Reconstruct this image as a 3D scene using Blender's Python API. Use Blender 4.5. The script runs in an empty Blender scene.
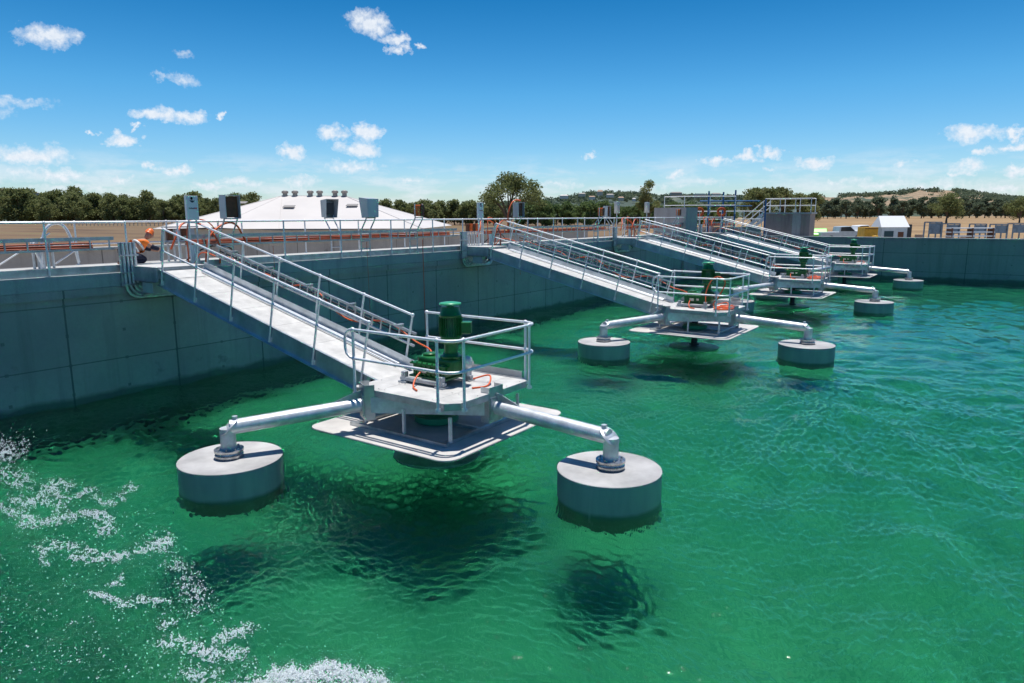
import bpy, bmesh, math, random
import numpy as np
from mathutils import Vector, Matrix

S = bpy.context.scene
COL = S.collection
R = math.radians
random.seed(11)

# ------------------------------------------------------------------ camera
PITCH, YAW, ROLL = 0.1772, 0.6137, -0.0029
FPX = 699.5
CAM = Vector((17.06, 0.0, 4.2))
fwd_h = Vector((-math.sin(YAW), math.cos(YAW), 0))
F = Vector((fwd_h.x*math.cos(PITCH), fwd_h.y*math.cos(PITCH), -math.sin(PITCH)))
RT = Vector((math.cos(YAW), math.sin(YAW), 0))
UP = RT.cross(F)
c_, s_ = math.cos(ROLL), math.sin(ROLL)
RT2 = c_*RT + s_*UP
UP2 = -s_*RT + c_*UP
cam_d = bpy.data.cameras.new('camera')
cam_d.lens = FPX/1024*36
cam_d.sensor_width = 36
cam_d.clip_start = 0.1
cam_d.clip_end = 20000
cam = bpy.data.objects.new('camera', cam_d)
COL.objects.link(cam)
M = Matrix((RT2, UP2, -F)).transposed().to_4x4()
M.translation = CAM
cam.matrix_world = M
S.camera = cam

# ------------------------------------------------------------------ render, exposure
S.render.engine = 'CYCLES'
S.cycles.use_denoising = True
S.cycles.blur_glossy = 0.48
S.cycles.sample_clamp_indirect = 60
S.cycles.sample_clamp_direct = 30
S.cycles.max_bounces = 10
S.cycles.transparent_max_bounces = 16
S.view_settings.view_transform = 'Standard'
S.view_settings.look = 'None'
S.view_settings.gamma = 1
S.view_settings.use_curve_mapping = False
S.view_settings.exposure = 0.2

SUN_TO = Vector((-0.05, 0.15, 1.0)).normalized()      # direction towards the sun
SUN_E, SKY_E = 4.7, 0.085

# ------------------------------------------------------------------ node helpers
def N(nt, kind, **kw):
    n = nt.nodes.new(kind)
    for k, v in kw.items():
        if k.startswith('i_'):
            key = k[2:]
            n.inputs[int(key) if key.isdigit() else key.replace('_', ' ')].default_value = v
        else:
            setattr(n, k, v)
    return n
def L(nt, a, b): nt.links.new(a, b)
def math_n(nt, op, a, b=None, clamp=False):
    n = nt.nodes.new('ShaderNodeMath'); n.operation = op; n.use_clamp = clamp
    for i, v in enumerate((a, b)):
        if v is None: continue
        if isinstance(v, (int, float)): n.inputs[i].default_value = v
        else: L(nt, v, n.inputs[i])
    return n.outputs[0]
def mixc(nt, fac, a, b, mode='MIX'):
    n = nt.nodes.new('ShaderNodeMix'); n.data_type = 'RGBA'; n.blend_type = mode
    if isinstance(fac, (int, float)): n.inputs[0].default_value = fac
    else: L(nt, fac, n.inputs[0])
    for i, v in ((6, a), (7, b)):
        if isinstance(v, tuple): n.inputs[i].default_value = (*v[:3], 1)
        else: L(nt, v, n.inputs[i])
    return n.outputs[2]
def ramp(nt, fac, stops):
    n = nt.nodes.new('ShaderNodeValToRGB')
    L(nt, fac, n.inputs[0])
    e = n.color_ramp.elements
    while len(e) < len(stops): e.new(0.5)
    for el, (p, c) in zip(e, stops):
        el.position = p
        el.color = (c, c, c, 1) if isinstance(c, (int, float)) else (*c, 1)
    return n.outputs[0]
def noise(nt, vec, scale, detail=4, rough=0.55, dist=0.0):
    n = nt.nodes.new('ShaderNodeTexNoise')
    n.inputs['Scale'].default_value = scale; n.inputs['Detail'].default_value = detail
    n.inputs['Roughness'].default_value = rough; n.inputs['Distortion'].default_value = dist
    if vec is not None: L(nt, vec, n.inputs['Vector'])
    return n.outputs['Fac']

# ------------------------------------------------------------------ world
W = bpy.data.worlds.new('World'); S.world = W; W.use_nodes = True
nt = W.node_tree
bg = nt.nodes['Background']
sky = N(nt, 'ShaderNodeTexSky', sky_type='NISHITA', sun_disc=False)
sky.sun_elevation = math.asin(SUN_TO.z)
sky.sun_rotation = math.atan2(SUN_TO.x, SUN_TO.y)
sky.altitude = 200; sky.air_density = 1.0; sky.dust_density = 0.25; sky.ozone_density = 3.0
hs = N(nt, 'ShaderNodeHueSaturation'); hs.inputs['Saturation'].default_value = 1.35
hs.inputs['Value'].default_value = 1.0
L(nt, sky.outputs[0], hs.inputs['Color'])
tc = N(nt, 'ShaderNodeTexCoord')
sep = N(nt, 'ShaderNodeSeparateXYZ'); L(nt, tc.outputs['Generated'], sep.inputs[0])
skt = ramp(nt, sep.outputs['Z'], [(0.0, (1.02, 1.15, 1.42)), (0.06, (0.92, 1.16, 1.40)), (0.16, (0.66, 1.16, 1.30)), (0.30, (0.15, 0.80, 0.95)), (0.5, (0.12, .70, .84)), (1.0, (0.26, 0.80, 0.92))])
skyc = mixc(nt, 1.0, hs.outputs[0], skt, 'MULTIPLY')
az = math_n(nt, 'ARCTAN2', sep.outputs['X'], sep.outputs['Y'])
el = math_n(nt, 'ARCSINE', sep.outputs['Z'])
comb = N(nt, 'ShaderNodeCombineXYZ'); L(nt, az, comb.inputs[0]); L(nt, el, comb.inputs[1])
w1 = N(nt, 'ShaderNodeTexNoise', noise_dimensions='3D'); w1.inputs['Scale'].default_value = 38; w1.inputs['Detail'].default_value = 7
w1.inputs['Roughness'].default_value = 0.62
L(nt, comb.outputs[0], w1.inputs['Vector'])
dvec = N(nt, 'ShaderNodeVectorMath', operation='SUBTRACT'); L(nt, w1.outputs['Color'], dvec.inputs[0]); dvec.inputs[1].default_value = (.5, .5, .5)
dsc = N(nt, 'ShaderNodeVectorMath', operation='MULTIPLY'); L(nt, dvec.outputs[0], dsc.inputs[0]); dsc.inputs[1].default_value = (.075, .036, 0)
pos = N(nt, 'ShaderNodeVectorMath', operation='ADD'); L(nt, comb.outputs[0], pos.inputs[0]); L(nt, dsc.outputs[0], pos.inputs[1])
def pix_dir(px, py):
    return (F*FPX + RT2*(px-512) + UP2*(341.5-py)).normalized()
clouds = [(48,37,26,11,1),(372,22,20,11,1),(392,40,14,5,1),(397,50,9,4,.9),(418,49,5,2,.7),
 (157,114,19,6,1),(190,116,17,6,1),(221,115,4,3,.9),(124,139,15,5,1),(138,127,4,3,.8),(88,135,5,3,.8),
 (293,152,15,7,1),(333,134,14,8,1),(367,133,13,8,1),(362,149,20,8,1),(182,80,15,7,.5),(163,79,9,3,.4),(184,55,9,4,.35),
 (30,154,34,10,1),(18,102,30,5,.4),(5,112,14,8,.35),(148,166,9,4,.8),(174,170,13,5,.8),(120,178,16,5,.8),(60,176,40,7,.75),
 (238,182,22,6,.7),(205,188,20,4,.7),(300,182,20,5,.6),(350,168,28,6,.65),(410,180,20,5,.6),(15,172,20,7,.7),(80,190,60,5,.5),
 (973,131,24,8,1),(1014,133,9,5,1),(1017,145,12,6,1),(985,150,12,4,.9),(971,164,14,7,.9),(1016,172,13,5,.9),(964,174,8,4,.7),
 (814,163,16,6,1),(745,157,11,5,1),(716,160,13,4,.9),(772,152,12,5,.9),(590,156,7,3,.7),(675,173,12,5,.8),(768,170,7,3,.6),
 (900,163,12,4,.6),(880,184,34,6,.6),(930,186,40,7,.6),(1000,190,34,7,.7),(838,186,18,4,.6),(700,184,26,4,.5),(560,184,22,4,.5),(640,190,30,4,.5),(500,190,30,4,.5)]
acc = None
for px, py, rx, ry, wgt in clouds:
    d = pix_dir(px, py); u, v = math.atan2(d.x, d.y), math.asin(d.z)
    k = 1/FPX*(1/(1+((px-512)/FPX)**2))**.5
    sb = N(nt, 'ShaderNodeVectorMath', operation='SUBTRACT'); L(nt, pos.outputs[0], sb.inputs[0]); sb.inputs[1].default_value = (u, v, 0)
    ml = N(nt, 'ShaderNodeVectorMath', operation='MULTIPLY'); L(nt, sb.outputs[0], ml.inputs[0]); ml.inputs[1].default_value = (1/(rx*k*1.25), 1/(ry*k*1.25), 0)
    ln = N(nt, 'ShaderNodeVectorMath', operation='LENGTH'); L(nt, ml.outputs[0], ln.inputs[0])
    o = math_n(nt, 'SUBTRACT', 1.0, ln.outputs['Value'], clamp=True)
    o = math_n(nt, 'MULTIPLY', o, wgt)
    acc = o if acc is None else math_n(nt, 'MAXIMUM', acc, o)
fine = noise(nt, comb.outputs[0], 130, 5, .65)
band = N(nt, 'ShaderNodeMapping'); band.inputs['Scale'].default_value = (7, 30, 1); L(nt, comb.outputs[0], band.inputs[0])
bn = noise(nt, band.outputs[0], 1.6, 7, .6)
bmask = math_n(nt, 'MULTIPLY', ramp(nt, el, [(0.0, 1), (0.055, .7), (0.085, 0)]), ramp(nt, bn, [(.47, 0), (.62, .62)]))
dens = math_n(nt, 'ADD', acc, math_n(nt, 'MULTIPLY', math_n(nt, 'SUBTRACT', fine, .5), .9))
dens = ramp(nt, dens, [(0.0, 0), (0.72, 1)])
dens = math_n(nt, 'MULTIPLY', dens, ramp(nt, acc, [(0.0, 0), (0.12, 1)]))
cl = math_n(nt, 'MAXIMUM', math_n(nt, 'MULTIPLY', dens, .92), bmask)
ccol = mixc(nt, fine, (6.6, 7.5, 8.8), (10.6, 10.8, 11.0))
skyf = mixc(nt, cl, skyc, ccol)
L(nt, skyf, bg.inputs[0]); bg.inputs[1].default_value = SKY_E

sun_d = bpy.data.lights.new('sun', 'SUN'); sun_d.energy = SUN_E; sun_d.angle = R(0.53); sun_d.color = (1, .965, .91)
sun = bpy.data.objects.new('sun', sun_d); COL.objects.link(sun)
sun.rotation_euler = (-SUN_TO).to_track_quat('-Z', 'Y').to_euler(); sun.location = (0, 0, 60)

# ------------------------------------------------------------------ materials
def mat(name, col, rough=.6, metal=0.0, spec=.5, var=0.0, vscale=3.0, bump=0.0, bscale=30, coat=0, coords='Object', col2=None):
    m = bpy.data.materials.new(name); m.use_nodes = True; nt = m.node_tree
    p = nt.nodes['Principled BSDF']
    p.inputs['Base Color'].default_value = (*col, 1); p.inputs['Roughness'].default_value = rough
    p.inputs['Metallic'].default_value = metal; p.inputs['Specular IOR Level'].default_value = spec
    p.inputs['Coat Weight'].default_value = coat
    t = N(nt, 'ShaderNodeTexCoord')
    if var or col2:
        f = noise(nt, t.outputs[coords], vscale, 6, .6)
        c2 = col2 or tuple(c*(1-var) for c in col)
        f = ramp(nt, f, [(.35, 0), (.65, 1)])
        L(nt, mixc(nt, f, c2, tuple(min(1, c*(1+var*.4)) for c in col)), p.inputs['Base Color'])
        g = noise(nt, t.outputs[coords], vscale*2.3, 4)
        L(nt, math_n(nt, 'ADD', math_n(nt, 'MULTIPLY', math_n(nt, 'SUBTRACT', g, .5), .3), rough, clamp=True), p.inputs['Roughness'])
    if bump:
        b = N(nt, 'ShaderNodeBump'); b.inputs['Strength'].default_value = bump; b.inputs['Distance'].default_value = .02
        L(nt, noise(nt, t.outputs[coords], bscale, 6), b.inputs['Height']); L(nt, b.outputs[0], p.inputs['Normal'])
    return m

MT = {}
MT['galv_smooth'] = mat('smooth_galvanised_sheet', (.60, .64, .66), .36, .75, var=.2, vscale=3)
MT['galv'] = mat('galvanised_steel', (.68, .70, .71), .42, .45, var=.22, vscale=6)
MT['galv_flat'] = mat('galvanised_sheet', (.50, .53, .54), .36, .72, var=.28, vscale=4)
MT['tube'] = mat('galvanised_tube', (.82, .83, .84), .42, .35, var=.12, vscale=9)
MT['deckplate'] = mat('walkway_plate', (.56, .55, .53), .6, .15, var=.20, vscale=3, bump=.25, bscale=60)
MT['splash'] = mat('pale_plate', (.56, .535, .505), .6, .05, var=.18, vscale=1.6)
MT['float_top'] = mat('float_top_paint', (.46, .45, .44), .6, 0, var=.3, vscale=1.3)
MT['green'] = mat('dark_green_paint', (.008, .135, .026), .36, 0, var=.3, vscale=7, coat=.15)
MT['green_l'] = mat('light_green_paint', (.05, .36, .17), .35, 0, coat=.2)
MT['dark'] = mat('dark_steel', (.04, .045, .05), .5, .3)
MT['cast'] = mat('cast_bracket', (.42, .45, .47), .4, .4, var=.3, vscale=8)
MT['stainless'] = mat('stainless_clamp', (.5, .5, .5), .3, .85, var=.3, vscale=12)
MT['orange_cable'] = mat('orange_cable', (.72, .12, .03), .45)
MT['black_cable'] = mat('black_cable', (.015, .015, .017), .5)
MT['red_pipe'] = mat('orange_brown_conduit', (.40, .085, .035), .5, var=.3, vscale=4)
MT['white'] = mat('white_paint', (.8, .8, .8), .5)
MT['grey_box'] = mat('grey_cabinet', (.50, .54, .56), .4, .3, var=.1)
MT['pale_box'] = mat('pale_cabinet', (.66, .70, .71), .45, .1)
MT['rust'] = mat('brown_board', (.16, .055, .02), .6, var=.35, vscale=10)
MT['orange_box'] = mat('orange_plastic', (.85, .16, .02), .4)
MT['yellow'] = mat('yellow_paint', (.62, .33, .02), .5, var=.2)
MT['lime'] = mat('lime_paint', (.20, .75, .02), .3, coat=.5)
MT['blue'] = mat('blue_paint', (.012, .12, .30), .4, var=.15)
MT['glass'] = mat('dark_glass', (.02, .03, .035), .08, 0)
MT['tyre'] = mat('rubber', (.02, .02, .02), .8)
MT['green_hose'] = mat('green_conduit', (.05, .30, .22), .4)
MT['nameplate'] = mat('nameplate', (.7, .62, .5), .4, .3)
MT['roof_white'] = mat('white_roof_sheet', (.60, .56, .53), .65, var=.08, vscale=.25)
MT['cream'] = mat('cream_wall', (.5, .46, .4), .8, var=.1)
MT['tan'] = mat('tan_roof', (.42, .28, .2), .8)
MT['skin'] = mat('skin', (.42, .22, .15), .55)
MT['hivis'] = mat('orange_shirt', (.90, .20, .02), .7)
MT['reflect'] = mat('reflective_band', (.72, .72, .70), .4)
MT['navy'] = mat('navy_cloth', (.010, .014, .035), .85)
MT['foam'] = None

def concrete(name, base, dark, panel_w=0, panel_h=0, z0=0, warm=None, wet=True, axis='y', off_=1.85):
    m = bpy.data.materials.new(name); m.use_nodes = True; nt = m.node_tree
    p = nt.nodes['Principled BSDF']; p.inputs['Roughness'].default_value = .82
    g = N(nt, 'ShaderNodeNewGeometry')
    sp = N(nt, 'ShaderNodeSeparateXYZ'); L(nt, g.outputs['Position'], sp.inputs[0])
    P = g.outputs['Position']
    c = mixc(nt, ramp(nt, noise(nt, P, .45, 7, .6), [(.3, 0), (.7, 1)]), dark, base)
    c = mixc(nt, math_n(nt, 'MULTIPLY', ramp(nt, noise(nt, P, 9, 5, .7), [(.35, 1), (.6, 0)]), .22), c, tuple(x*.55 for x in base))
    # vertical runs
    mp = N(nt, 'ShaderNodeMapping'); mp.inputs['Scale'].default_value = (2.6, 2.6, .16); L(nt, P, mp.inputs[0])
    st = ramp(nt, noise(nt, mp.outputs[0], 1.0, 6, .65), [(.52, 0), (.72, .55)])
    c = mixc(nt, st, c, tuple(x*.42 for x in base))
    if panel_w:
        def joint(src, size, off, width):
            a = math_n(nt, 'MODULO', math_n(nt, 'ADD', src, off+400*size), size)
            a = math_n(nt, 'ABSOLUTE', math_n(nt, 'SUBTRACT', a, size/2))
            return math_n(nt, 'LESS_THAN', a, width)
        src = sp.outputs['Y'] if axis == 'y' else sp.outputs['X']
        jv = joint(src, panel_w, off_, .020); jh = joint(sp.outputs['Z'], panel_h, z0, .013)
        # tie holes
        tv = joint(src, panel_w/2, off_+panel_w/4, .035); th = joint(sp.outputs['Z'], panel_h/2, z0+panel_h/4, .035)
        j = math_n(nt, 'MAXIMUM', jv, math_n(nt, 'MULTIPLY', jh, .8))
        j = math_n(nt, 'MAXIMUM', j, math_n(nt, 'MULTIPLY', math_n(nt, 'MULTIPLY', tv, th), .7))
        c = mixc(nt, math_n(nt, 'MULTIPLY', j, .8), c, tuple(x*.16 for x in base))
        blot = ramp(nt, noise(nt, P, 1.1, 5, .7), [(.62, 0), (.70, .5)])
        c = mixc(nt, blot, c, tuple(x*.3 for x in base))
        # panel to panel tone
        cell = N(nt, 'ShaderNodeCombineXYZ')
        L(nt, math_n(nt, 'FLOOR', math_n(nt, 'DIVIDE', math_n(nt, 'ADD', src, off_+panel_w/2), panel_w)), cell.inputs[0])
        L(nt, math_n(nt, 'FLOOR', math_n(nt, 'DIVIDE', math_n(nt, 'ADD', sp.outputs['Z'], z0+panel_h/2), panel_h)), cell.inputs[1])
        wn = N(nt, 'ShaderNodeTexWhiteNoise'); L(nt, cell.outputs[0], wn.inputs['Vector'])
        c = mixc(nt, math_n(nt, 'MULTIPLY', wn.outputs['Value'], .28), c, tuple(x*.6 for x in base))
    if wet:
        wl = math_n(nt, 'ADD', sp.outputs['Z'], math_n(nt, 'MULTIPLY', math_n(nt, 'SUBTRACT', noise(nt, P, 1.4, 3), .5), .25))
        c = mixc(nt, ramp(nt, wl, [(.10, .75), (.22, 0)]), c, (.05, .075, .055))
    L(nt, c, p.inputs['Base Color'])
    b = N(nt, 'ShaderNodeBump'); b.inputs['Strength'].default_value = .35; b.inputs['Distance'].default_value = .02
    L(nt, noise(nt, P, 22, 6), b.inputs['Height']); L(nt, b.outputs[0], p.inputs['Normal'])
    return m
MT['wall'] = concrete('basin_concrete', (.43, .415, .39), (.28, .28, .265), 2.5, 1.35, 1.125)
MT['wall_end'] = concrete('end_wall_concrete', (.33, .335, .325), (.24, .25, .25), 4.8, 1.2, .1, axis='x')
MT['coping'] = concrete('coping_concrete', (.40, .43, .42), (.30, .34, .34), wet=False)
MT['slab'] = concrete('slab_concrete', (.50, .49, .46), (.42, .41, .39), wet=False)
MT['tan_conc'] = concrete('tan_concrete', (.46, .41, .37), (.36, .32, .29), 2.4, 2.4, .2, wet=False)
MT['tower'] = concrete('tower_concrete', (.36, .28, .25), (.29, .225, .20), wet=False)
MT['tower_l'] = concrete('pale_concrete', (.46, .42, .40), (.40, .37, .35), wet=False)

def foliage(name, c1, c2, c3):
    m = bpy.data.materials.new(name); m.use_nodes = True; nt = m.node_tree
    p = nt.nodes['Principled BSDF']; p.inputs['Roughness'].default_value = .75; p.inputs['Specular IOR Level'].default_value = .2
    g = N(nt, 'ShaderNodeNewGeometry')
    f = ramp(nt, noise(nt, g.outputs['Position'], .5, 4), [(.35, 0), (.65, 1)])
    c = mixc(nt, g.outputs['Random Per Island'], c1, c2)
    c = mixc(nt, math_n(nt, 'MULTIPLY', f, .6), c, c3)
    oi = N(nt, 'ShaderNodeObjectInfo')
    c = mixc(nt, math_n(nt, 'MULTIPLY', oi.outputs['Random'], .4), c, c1)
    L(nt, c, p.inputs['Base Color'])
    tl = N(nt, 'ShaderNodeBsdfTranslucent'); L(nt, c, tl.inputs['Color'])
    mx = N(nt, 'ShaderNodeMixShader'); mx.inputs[0].default_value = .4
    L(nt, p.outputs[0], mx.inputs[1]); L(nt, tl.outputs[0], mx.inputs[2]); L(nt, mx.outputs[0], nt.nodes['Material Output'].inputs[0])
    return m
MT['leaf'] = foliage('eucalypt_leaves', (.125, .16, .05), (.25, .285, .115), (.28, .27, .13))
MT['leaf_g'] = foliage('green_leaves', (.085, .14, .045), (.17, .24, .08), (.20, .24, .10))
MT['leaf_far'] = foliage('distant_leaves', (.10, .14, .085), (.165, .21, .13), (.20, .22, .14))
MT['bark'] = mat('bark', (.20, .15, .11), .9, var=.4)

# ------------------------------------------------------------------ mesh builder
class MB:
    def __init__(s): s.v = []; s.f = []; s.sm = []
    def add(s, vs, fs, smooth=False):
        o = len(s.v); s.v += [tuple(v) for v in vs]
        s.f += [tuple(i+o for i in f) for f in fs]; s.sm += [smooth]*len(fs)
        return s
    def box(s, x0, x1, y0, y1, z0, z1, mat=None, bev=0):
        if bev:
            bm = bmesh.new(); bmesh.ops.create_cube(bm, size=1)
            for v in bm.verts: v.co = Vector(((x0+x1)/2+v.co.x*(x1-x0), (y0+y1)/2+v.co.y*(y1-y0), (z0+z1)/2+v.co.z*(z1-z0)))
            bmesh.ops.bevel(bm, geom=bm.edges[:], offset=bev, segments=2, profile=.5, affect='EDGES')
            vs = [v.co.copy() for v in bm.verts]; bm.verts.index_update()
            fs = [[v.index for v in f.verts] for f in bm.faces]; bm.free()
        else:
            vs = [Vector((x, y, z)) for z in (z0, z1) for x, y in ((x0, y0), (x1, y0), (x1, y1), (x0, y1))]
            fs = [(3, 2, 1, 0), (4, 5, 6, 7), (0, 1, 5, 4), (1, 2, 6, 5), (2, 3, 7, 6), (3, 0, 4, 7)]
        if mat is not None: vs = [mat @ v for v in vs]
        return s.add(vs, fs)
    def tube(s, pts, r, n=8, closed=False, caps=True):
        pts = [Vector(p) for p in pts]; m = len(pts)
        rs = r if isinstance(r, (list, tuple)) else [r]*m
        T = []
        for i in range(m):
            if closed: a = (pts[i]-pts[i-1]).normalized(); b = (pts[(i+1) % m]-pts[i]).normalized()
            else:
                a = (pts[i]-pts[i-1]).normalized() if i else (pts[1]-pts[0]).normalized()
                b = (pts[i+1]-pts[i]).normalized() if i < m-1 else a
            t = (a+b); t = t.normalized() if t.length > 1e-6 else a
            T.append((t, 1/max(.35, t.dot(b))))
        t0 = T[0][0]; nrm = t0.orthogonal().normalized(); vs = []
        for i in range(m):
            t, k = T[i]
            nrm = (nrm - t*nrm.dot(t)).normalized(); bn = t.cross(nrm)
            for j in range(n):
                a = 2*math.pi*j/n
                vs.append(pts[i]+(nrm*math.cos(a)+bn*math.sin(a))*rs[i])
        fs = []
        for i in range(m if closed else m-1):
            for j in range(n):
                a, b = i*n+j, i*n+(j+1) % n; i2 = (i+1) % m
                fs.append((a, b, i2*n+(j+1) % n, i2*n+j))
        s.add(vs, fs, True)
        if caps and not closed:
            s.add(vs[:n], [tuple(range(n))[::-1]])
            s.add(vs[-n:], [tuple(range(n))])
        return s
    def lathe(s, prof, c=(0, 0, 0), n=32, mat=None, smooth=True):
        # prof: (r, z) list; sharp rings are doubled by the caller
        c = Vector(c); vs = []; fs = []
        for r, z in prof:
            for j in range(n):
                a = 2*math.pi*j/n; v = Vector((r*math.cos(a), r*math.sin(a), z))
                if mat is not None: v = mat @ v
                vs.append(v+c)
        for i in range(len(prof)-1):
            if prof[i] == prof[i+1]: continue
            for j in range(n): fs.append((i*n+j, i*n+(j+1) % n, (i+1)*n+(j+1) % n, (i+1)*n+j))
        s.add(vs, fs, smooth)
        if prof[0][0] > 1e-4: s.add(vs[:n], [tuple(range(n))[::-1]])
        if prof[-1][0] > 1e-4: s.add(vs[-n:], [tuple(range(n))])
        return s
    def cyl(s, c, r, z0, z1, n=32):
        return s.lathe([(r, z0), (r, z1)], c, n)
    def prism(s, poly, z0, z1, mat=None):
        n = len(poly); vs = [Vector((x, y, z0)) for x, y in poly]+[Vector((x, y, z1)) for x, y in poly]
        if mat is not None: vs = [mat @ v for v in vs]
        fs = [tuple(range(n))[::-1], tuple(range(n, 2*n))]+[(i, (i+1) % n, n+(i+1) % n, n+i) for i in range(n)]
        return s.add(vs, fs)
    def build(s, name, m, parent=None, loc=None):
        me = bpy.data.meshes.new(name); me.from_pydata(s.v, [], s.f); me.update()
        me.polygons.foreach_set('use_smooth', s.sm)
        me.materials.append(m)
        o = bpy.data.objects.new(name, me); COL.objects.link(o)
        if parent is not None: o.parent = parent
        if loc is not None: o.location = loc
        return o

def tag(o, label=None, cat=None, group=None, kind=None):
    if label: o['label'] = label
    if cat: o['category'] = cat
    if group: o['group'] = group
    if kind: o['kind'] = kind
    return o
def empty(name, loc, label=None, cat=None, group=None, rz=0):
    o = bpy.data.objects.new(name, None); o.empty_display_size = .3; COL.objects.link(o); o.location = loc; o.rotation_euler = (0, 0, rz)
    return tag(o, label, cat, group)
def copy_tree(o, parent=None):
    c = o.copy(); COL.objects.link(c); c.parent = parent
    for ch in list(o.children): copy_tree(ch, c)
    return c
def struct(o): o['kind'] = 'structure'; return o
def rot_z(a, loc=(0, 0, 0)): return Matrix.Translation(loc) @ Matrix.Rotation(a, 4, 'Z')
def arc_pts(c, r, a0, a1, n, ax=0, ay=1, base=None):
    out = []
    for i in range(n+1):
        a = a0+(a1-a0)*i/n; p = list(base or (0, 0, 0)); p[ax] = c[0]+r*math.cos(a); p[ay] = c[1]+r*math.sin(a); out.append(tuple(p))
    return out
def smooth_path(pts, n=8):
    # Catmull-Rom
    P = [Vector(p) for p in pts]; P = [P[0]*2-P[1]]+P+[P[-1]*2-P[-2]]; out = []
    for i in range(1, len(P)-2):
        for k in range(n):
            t = k/n; a, b, c, d = P[i-1], P[i], P[i+1], P[i+2]
            out.append(.5*((2*b)+(c-a)*t+(2*a-5*b+4*c-d)*t*t+(3*b-3*c+d-a)*t**3))
    out.append(P[-2]); return out
def at(px, py, D):
    """world point seen at a pixel, D metres ahead of the camera (horizontal)"""
    d = F*FPX + RT2*(px-512) + UP2*(341.5-py)
    return CAM + d*(D/d.dot(fwd_h))
def ground_at(px, D, z=.5):
    p = at(px, 216, D); return Vector((p.x, p.y, z))

# ------------------------------------------------------------------ ground, basin, walls
BX0, BX1, BY0, BY1 = 0.0, 46.0, -16.0, 53.6
WB = -2.7
GZ = .5
def ground_mat():
    m = bpy.data.materials.new('ground_soil'); m.use_nodes = True; nt = m.node_tree
    p = nt.nodes['Principled BSDF']; p.inputs['Roughness'].default_value = .95
    g = N(nt, 'ShaderNodeNewGeometry'); P = g.outputs['Position']
    mp = N(nt, 'ShaderNodeMapping'); mp.inputs['Rotation'].default_value = (0, 0, -YAW); mp.inputs['Scale'].default_value = (.25, 1.3, 1); L(nt, P, mp.inputs[0])
    n1 = noise(nt, mp.outputs[0], .055, 6, .62); n2 = noise(nt, P, .35, 6, .7)
    c = mixc(nt, ramp(nt, n1, [(.38, 0), (.5, 1)]), (.080, .044, .022), (.165, .105, .050))
    c = mixc(nt, ramp(nt, n1, [(.55, 0), (.66, 1)]), c, (.16, .155, .055))
    c = mixc(nt, math_n(nt, 'MULTIPLY', n2, .5), c, (.19, .115, .055))
    L(nt, c, p.inputs['Base Color']); return m
MT['ground'] = ground_mat()
g = MB(); X0, X1, Y0, Y1 = -13.2, 46.4, -16.4, 54.0; BIG = 9000
for a in ((-BIG, X0, -BIG, BIG), (X1, BIG, -BIG, BIG), (X0, X1, -BIG, Y0), (X0, X1, Y1, BIG)):
    g.add([(a[0], a[2], GZ), (a[1], a[2], GZ), (a[1], a[3], GZ), (a[0], a[3], GZ)], [(0, 1, 2, 3)])
struct(g.build('ground', MT['ground']))
g = MB()
q = [ground_at(px, D, GZ+.012) for px, D in ((640, 112), (1300, 112), (1300, 2000), (640, 2000))]
g.add(q, [(0, 1, 2, 3)]); MT['dry_grass'] = mat('dry_grass', (.33, .215, .098), .95, var=.3, vscale=.03, coords='Object', col2=(.20, .12, .055))
struct(g.build('dry_grass_field', MT['dry_grass']))
MT['gravel'] = mat('gravel', (.40, .36, .32), .95, var=.25, vscale=.8, bump=.4, bscale=12)
g = MB()
for a in ((-30, X0, -30, 70),):
    g.add([(a[0], a[2], GZ+.02), (a[1], a[2], GZ+.02), (a[1], a[3], GZ+.02), (a[0], a[3], GZ+.02)], [(0, 1, 2, 3)])
struct(g.build('gravel_yard', MT['gravel']))
YZ = 1.2
struct(MB().box(-13, 70, 54.45, 104, GZ-.2, YZ).build('yard_embankment', MT['gravel']))
def bed_mat():
    m = bpy.data.materials.new('basin_floor'); m.use_nodes = True; nt = m.node_tree
    p = nt.nodes['Principled BSDF']; p.inputs['Roughness'].default_value = .9
    g = N(nt, 'ShaderNodeNewGeometry'); P = g.outputs['Position']
    c = mixc(nt, ramp(nt, noise(nt, P, .22, 5), [(.35, 0), (.65, 1)]), (.20, .36, .20), (.34, .45, .23))
    c = mixc(nt, ramp(nt, noise(nt, P, 2.2, 5, .6, .6), [(.42, 0), (.60, .75)]), c, (.17, .30, .16))
    c = mixc(nt, ramp(nt, noise(nt, P, 6.5, 4, .6), [(.56, 0), (.68, .6)]), c, (.58, .66, .38))
    # darkening of the lower left view corner, vignetting included, painted into the floor colour
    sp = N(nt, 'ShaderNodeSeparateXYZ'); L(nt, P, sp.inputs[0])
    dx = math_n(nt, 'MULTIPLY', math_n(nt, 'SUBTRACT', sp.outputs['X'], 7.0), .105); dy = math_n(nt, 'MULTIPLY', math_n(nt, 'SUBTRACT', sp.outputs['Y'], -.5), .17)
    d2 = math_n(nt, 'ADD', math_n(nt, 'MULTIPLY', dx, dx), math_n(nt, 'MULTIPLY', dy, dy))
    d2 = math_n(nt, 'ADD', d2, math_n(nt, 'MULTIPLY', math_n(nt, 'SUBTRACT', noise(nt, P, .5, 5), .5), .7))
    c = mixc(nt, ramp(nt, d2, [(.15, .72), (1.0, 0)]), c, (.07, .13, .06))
    L(nt, c, p.inputs['Base Color']); return m
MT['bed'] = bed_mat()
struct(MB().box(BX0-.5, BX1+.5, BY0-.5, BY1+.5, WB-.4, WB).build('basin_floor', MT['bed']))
MT['dry'] = mat('dry_floor', (.50, .46, .40), .9, var=.15, vscale=.4)
struct(MB().box(-12.9, -.4, BY0-.4, 54.0, -1.4, -1.0).build('dry_channel_floor', MT['dry']))

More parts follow.
